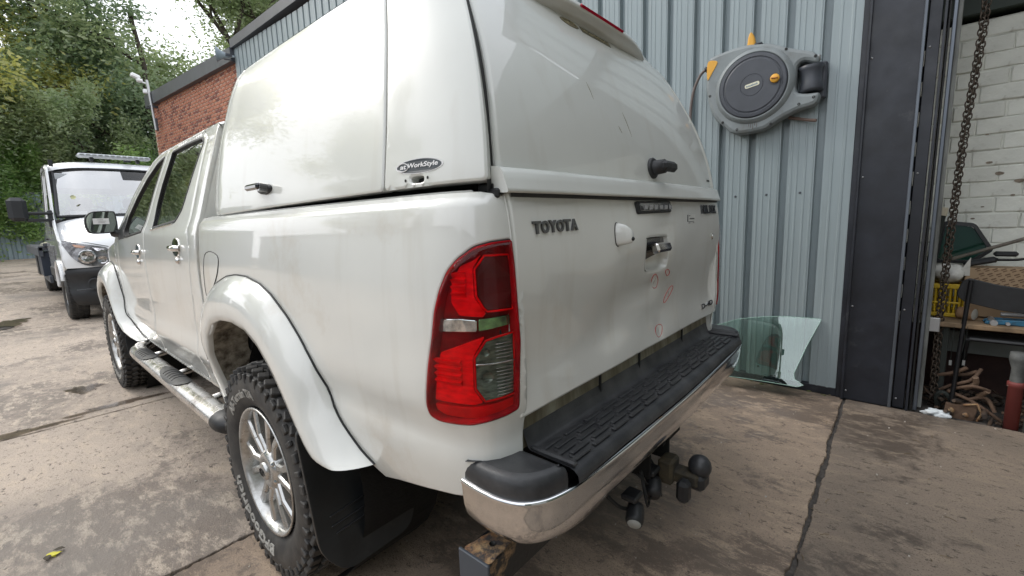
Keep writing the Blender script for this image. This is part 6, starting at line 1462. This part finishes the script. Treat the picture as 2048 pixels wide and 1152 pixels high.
# interior
b = Bag(); b.box((vc, 8.25, 1.42), (1.66, .55, .22), .06); b.obj('dashboard', mat('dash_grey', (.10, .105, .11), .7), van)
for x in (vc-.48, vc+.20, vc+.55):
    st_ = Bag(); st_.box((x, 9.0, 1.35), (.46, .14, .72), .06); st_.box((x, 8.99, 1.80), (.28, .12, .20), .05); st_.box((x, 8.75, 1.05), (.46, .5, .16), .05); st_.obj('seat', mat('van_seat_grey', (.13, .135, .15), .9), van)
b = Bag(); a = np.linspace(0, 2*math.pi, 25)[:-1]; b.tube([(vc-.40+.21*math.cos(q), 8.38+.13*math.sin(q), 1.58+.15*math.sin(q)) for q in a], .016, 6, closed=True); b.obj('steering_wheel', VB, van)
bx('cab_back', (vc, 9.50, 1.0), (1.74, .05, 1.1), VW, van); bx('cab_rear_top', (vc, 9.50, 2.2), (1.70, .05, .40), VW, van)
b = Bag(); b.box((vc-.46, 8.42, 2.12), (.66, .02, .24), .01); b.obj('sun_visor', mat('pale_visor', (.45, .47, .49), .8), van)
for x, z, w, h in ((vc-.62, 1.60, .20, .07), (vc-.05, 1.61, .12, .08), (vc+.12, 1.60, .16, .05)): bx('dash_paper', (x, 8.02, z), (w, .02, h), MATS['white_plastic'], van)
b = Bag(); b.lathe([(.0, .0), (.028, 0), (.032, .006)], (vc-.66, 7.96, 1.84), (0, -1, .2), 16); b.obj('toll_disc', mat('pale_yellow', (.6, .6, .35), .6), van)
bx('chassis', (vc, 10.3, .55), (.9, 6.4, .20), VB, van)
bx('floor_pan', (vc, 8.5, .72), (1.70, 2.0, .2), VB, van)
# light bar
b = Bag(); b.box((vc+.0, 8.62, 2.565), (.95, .20, .055), .02); lbar = b.obj('light_bar', mat('light_bar_lens', (.55, .57, .60), .25, coat=.5), van)
b = Bag(); 
for k in range(12): b.box((vc-.42+k*.076, 8.517, 2.567), (.055, .006, .030), .004)
b.obj('led_module', MATS['satin_silver'], lbar); b = Bag(); b.box((vc+.3, 8.62, 2.51), (.05, .1, .06), .01); b.box((vc-.3, 8.62, 2.51), (.05, .1, .06), .01); b.box((vc+.13, 8.45, 2.49), (.10, .05, .03), .01); tag(b.obj('bar_foot', VB, lbar), kind='stuff')
bx('roof_marker', (vc-.80, 8.50, 2.40), (.05, .04, .10), VB, van)
# bed
BEDM = mat('bed_steel', (.09, .10, .12), .5, var=.4, vscale=7)
bd = bx('recovery_bed', (vc, 12.2, 1.06), (2.12, 5.0, .08), BEDM, van); bx('bed_rail', (vc-1.04, 12.2, 1.0), (.06, 5.0, .16), BEDM, bd); bx('bed_rail', (vc+1.04, 12.2, 1.0), (.06, 5.0, .16), BEDM, bd)
bx('headboard_frame', (vc, 9.66, 1.12), (2.0, .05, .06), BEDM, bd)
b = Bag()
for k in range(7): b.tube([(vc-1.0+.12*k, 9.9+.5*k % 1.3, 1.12), (vc-.9+.12*k, 10.2+.4*k % 1.2, 1.15)], .03, 6)
b.obj('lashing_strap', mat('strap_yellow', (.5, .48, .2), .8, var=.8, vscale=6, var_col=(.5, .5, .5)), bd)
for sg_ in (-1, 1):
    bx('tool_locker', (vc+sg_*.88, 10.25, .78), (.34, 1.0, .42), mat('locker_blue_black', (.025, .035, .055), .5), van); bx('side_guard', (vc+sg_*.98, 10.3, .52), (.04, 1.7, .12), BEDM, van)
    bx('bed_leg', (vc+sg_*1.02, 11.6, .72), (.05, .5, .40), VB, van)
def vwheel(x, y, z):
    c = np.array([x, y, z]); s_ = -1 if x < vc else 1; b = Bag(); b.lathe([(.20, -.10), (.23, .10), (.30, .115), (.335, .10), (.348, .06), (.350, 0), (.348, -.07), (.33, -.11), (.2, -.11)], c, (s_, 0, 0), 36); w_ = b.obj('wheel', RUBBER, van)
    b = Bag()
    for i in range(40):
        a_ = 2*math.pi*i/40
        for h in (-.07, 0, .07): b.box(c+np.array([s_*h, .350*math.cos(a_), .350*math.sin(a_)]), (.045, .034, .010), .002, rot=[[1, 0, 0], [0, -math.sin(a_), math.cos(a_)], [0, math.cos(a_), math.sin(a_)]])
    tag(b.obj('tyre_tread', RUBBER, w_), kind='stuff'); b = Bag(); b.lathe([(.21, .09), (.19, .04), (.10, .05), (.06, .10), (0, .10)], c, (s_, 0, 0), 28); b.obj('rim', MATS['satin_silver'], w_)
for x in (vx0+.12, vx1-.12): vwheel(x, 7.76, .352); vwheel(x, 12.0, .352+.13)
van.location.z = .0

# ------------------------------------------------------------------ far fence
FEN = mat('blue_grey_sheet', (.27, .34, .38), .5, var=.15, vscale=3, stretch=(1, 1, .3), dirt=(.2, .22, .22), dirt_scale=3)
fn_ = thing('sheet_fence', 'blue-grey corrugated sheet fence across the far end of the yard', 'fence', (-3, 24, .4))
pr2 = [(0, 0), (.03, -.045), (.13, -.045), (.16, 0), (.25, 0)]
for k in range(10):
    x0 = -9+k*1.25; rows = []
    for j in range(5):
        for dx, dy in pr2[:4]: rows.append([(x0+j*.25+dx, 24+dy, .40), (x0+j*.25+dx, 24+dy, 2.98)])
    rows.append([(x0+1.248, 24, .40), (x0+1.248, 24, 2.98)]); Bag().grid(np.array(rows), smooth=False, flip=True).obj('fence_sheet', FEN, fn_)
bx('fence_cap', (-2.8, 24, 3.0), (12.6, .12, .06), FASC, fn_); bx('fence_kerb', (-2.8, 24, .42), (12.6, .2, .12), CONC, fn_)
for k in range(5): bx('fence_post', (-9+k*3.1, 24.1, 1.7), (.1, .1, 2.7), FASC, fn_)
fl2 = thing('side_fence', 'grey sheet fence along the open left side of the yard', 'fence', (-9.5, 4, 0))
bx('fence_face', (-9.5, 6, 1.3), (.1, 36, 2.6), FEN, fl2); bx('fence_cap', (-9.5, 6, 2.62), (.14, 36, .06), FASC, fl2)
# unseen building behind the camera, made tall to darken the truck's rear
bb = thing('unseen_shade_building', 'unseen tall dark green building behind the camera, added to shade the truck rear', 'building', (-1.5, -7, 0))
GRN = mat('shade_building_green', (.075, .095, .07), .5, var=.2, vscale=3)
bx('wall', (1.0, -7.0, 4.0), (19, .3, 8.0), GRN, bb, bev=.01); bx('shade_building_door', (-3.2, -6.82, 1.9), (3.6, .06, 3.8), mat('shade_building_door_grey', (.30, .32, .31), .5), bb); bx('shade_building_eaves', (1.0, -6.9, 8.05), (19.4, .6, .2), FASC, bb)  # wall, door and eaves of the unseen shade building

# ------------------------------------------------------------------ trees
BARK = mat('bark', (.075, .060, .045), .9, var=.5, vscale=8, bump=.01, bscale=12)
def leafmat(name, a, c, rot=.5):
    m = bpy.data.materials.new(name); m.use_nodes = True; nt = m.node_tree; nt.nodes.clear(); N = nt.nodes.new; K = nt.links.new
    g = N('ShaderNodeNewGeometry'); n = N('ShaderNodeTexNoise'); n.inputs['Scale'].default_value = .55; n.inputs['Detail'].default_value = 3; K(g.outputs['Position'], n.inputs['Vector'])
    mr = N('ShaderNodeMapRange'); mr.inputs['From Min'].default_value = .35; mr.inputs['From Max'].default_value = .65; K(n.outputs['Fac'], mr.inputs['Value'])
    ad = N('ShaderNodeMath'); ad.operation = 'MULTIPLY_ADD'; ad.inputs[1].default_value = .5; K(g.outputs['Random Per Island'], ad.inputs[0]); 
    sc_ = N('ShaderNodeMath'); sc_.operation = 'MULTIPLY'; sc_.inputs[1].default_value = .5; K(mr.outputs[0], sc_.inputs[0]); K(sc_.outputs[0], ad.inputs[2])
    x = N('ShaderNodeMixRGB'); K(ad.outputs[0], x.inputs[0]); x.inputs[1].default_value = (*a, 1); x.inputs[2].default_value = (*c, 1)
    d = N('ShaderNodeBsdfDiffuse'); t = N('ShaderNodeBsdfTranslucent'); gl = N('ShaderNodeBsdfGlossy'); gl.inputs['Roughness'].default_value = .45; K(x.outputs[0], d.inputs[0])
    hs = N('ShaderNodeHueSaturation'); hs.inputs['Value'].default_value = 1.6; hs.inputs['Saturation'].default_value = 1.1; K(x.outputs[0], hs.inputs['Color']); K(hs.outputs[0], t.inputs[0])
    m1 = N('ShaderNodeMixShader'); m1.inputs[0].default_value = .5; K(d.outputs[0], m1.inputs[1]); K(t.outputs[0], m1.inputs[2])
    m2 = N('ShaderNodeMixShader'); m2.inputs[0].default_value = .06; K(m1.outputs[0], m2.inputs[1]); K(gl.outputs[0], m2.inputs[2])
    o = N('ShaderNodeOutputMaterial'); K(m2.outputs[0], o.inputs[0]); return m
LF = [leafmat('leaf_mid_green', (.17, .235, .115), (.38, .43, .24)), leafmat('leaf_yellow_green', (.26, .30, .09), (.56, .52, .18)), leafmat('leaf_dark_green', (.12, .185, .11), (.28, .35, .20)), leafmat('leaf_bright_green', (.13, .24, .07), (.32, .42, .16))]
def tree_meshes(seed, H_, spread, nleaf, ls, m, droop=0, low=.22, dens_=1.0):
    r_ = np.random.default_rng(seed); b = Bag(); tips = []
    def limb(p, d, L_, r0, lev):
        n = 5; P = [p]; 
        for i in range(n):
            d = d+r_.normal(0, .13, 3)+np.array([0, 0, .03-(droop*.05*lev)]); d /= np.linalg.norm(d); P.append(P[-1]+d*L_/n)
        P = np.array(P); b.tube(P, np.linspace(r0, r0*.5, n+1), 6 if lev else 9, caps=False)
        if lev >= 2:
            for q in P[2:]: tips.append((q, L_))
        else:
            nk = 7 if lev == 0 else 5
            for k in range(nk):
                t = r_.uniform(low if lev == 0 else .3, 1.0); q = P[0]+(P[-1]-P[0])*t; q = P[min(n, int(t*n))]
                a = r_.uniform(0, 2*math.pi); u, v, w = frame(d); dd = w*r_.uniform(.25, .9)+(u*math.cos(a)+v*math.sin(a))*r_.uniform(.7, 1.1); dd[2] += .15
                dd /= np.linalg.norm(dd); limb(q, dd, L_*r_.uniform(.45, .62)*(spread if lev == 0 else 1), r0*.5, lev+1)
            tips.append((P[-1], L_*.5))
    limb(np.zeros(3), np.array([0, 0, 1.]), H_*.80, H_*.012, 0)
    T = np.array([t[0] for t in tips]); k = r_.integers(0, len(T), nleaf)
    # clump spread, uneven between tips
    sp_ = (H_*.036)*(.6+.9*r_.random(len(T)))[k][:, None]
    C_ = T[k]+r_.normal(0, 1, (nleaf, 3))*sp_*np.array([1, 1, .7]); C_[:, 2] -= droop*np.abs(r_.normal(0, .5, nleaf))
    s_ = ls*(.6+.8*r_.random(nleaf))[:, None]
    a = r_.normal(0, 1, (nleaf, 3)); a[:, 2] *= .6; a /= np.linalg.norm(a, axis=1)[:, None]; c2 = np.cross(a, r_.normal(0, 1, (nleaf, 3))); c2 /= np.linalg.norm(c2, axis=1)[:, None]
    V = np.stack([C_-a*s_, C_+c2*s_*.42-a*s_*.1, C_+a*s_, C_-c2*s_*.42-a*s_*.1], 1).reshape(-1, 3)
    F = np.arange(nleaf*4).reshape(-1, 4)
    me = bpy.data.meshes.new('crown'); me.vertices.add(len(V)); me.vertices.foreach_set('co', V.ravel()); me.loops.add(nleaf*4); me.loops.foreach_set('vertex_index', F.ravel()); me.polygons.add(nleaf); me.polygons.foreach_set('loop_start', np.arange(nleaf)*4); me.update(); me.validate(); me.materials.append(m)
    Vt, Ft, St = b.arrays(); mt = mkmesh('trunk', Vt, Ft, BARK, smooth=St); return me, mt
TM = {'a': tree_meshes(1, 14, .95, 48000, .088, LF[0]), 'b': tree_meshes(5, 13, .9, 66000, .09, LF[1]), 'c': tree_meshes(9, 12, .9, 48000, .088, LF[2]), 'd': tree_meshes(12, 5.5, 1.3, 42000, .075, LF[3], droop=.8, low=.05), 'e': tree_meshes(21, 7, 1.2, 48000, .075, LF[0], droop=1.0, low=.05)}
def tree(kind, x, y, s, rz, label, cat='tree', name='broadleaf_tree', g='trees beyond the fence'):
    t_ = thing(name, label, cat, (x, y, .3), group=g); t_.scale = (s, s, s); t_.rotation_euler.z = rz
    cm, tm = TM[kind]; o = bpy.data.objects.new('crown', cm); COL.objects.link(o); o.parent = t_; o = bpy.data.objects.new('trunk', tm); COL.objects.link(o); o.parent = t_
tree('b', -3.2, 26.5, 1.25, .4, 'tall yellow-green tree at the far left above the fence')
tree('a', 2.2, 29, 1.30, 1.3, 'tall mid-green tree behind the flatbed van cab')
tree('c', 4.6, 26.5, 1.15, 2.2, 'dark green tree with trunk showing right behind the light bar')
tree('a', 7.8, 31, 1.35, 3.3, 'thin-leaved tall tree above the brick parapet')
tree('a', 11.5, 34, 1.3, 4.2, 'pale green tree top right above the dark fascia')
tree('a', 14.5, 30, 1.2, .9, 'green tree behind the metal wall roof line')
tree('d', -.6, 25.5, 1.0, .2, 'low bright green bush spilling over the fence behind the mirror of the van', 'bush', 'hedge_bush', 'bushes along the fence')
tree('e', 2.6, 24.8, .95, 1.7, 'drooping green bush directly behind the van roof', 'bush', 'hedge_bush', 'bushes along the fence')
tree('d', 5.0, 24.5, 1.0, 2.9, 'bright green bush beside the corner of the brick building', 'bush', 'hedge_bush', 'bushes along the fence')
tree('e', -3.4, 25.8, 1.1, 4.1, 'green bush at the left edge over the fence', 'bush', 'hedge_bush', 'bushes along the fence')
for i, (x, y, k, s, rz, lb) in enumerate(((-14, 16, 'a', .95, .5, 'green tree along the open left side, nearest the far fence'), (-15, 9.5, 'c', .75, 1.9, 'dark tree along the open left side of the yard'), (-16, 23, 'b', 1.1, 3.0, 'yellow-green tree in the far left corner of the yard'))):
    tree(k, x, y, s, rz, lb, g='trees round the open side of the yard')
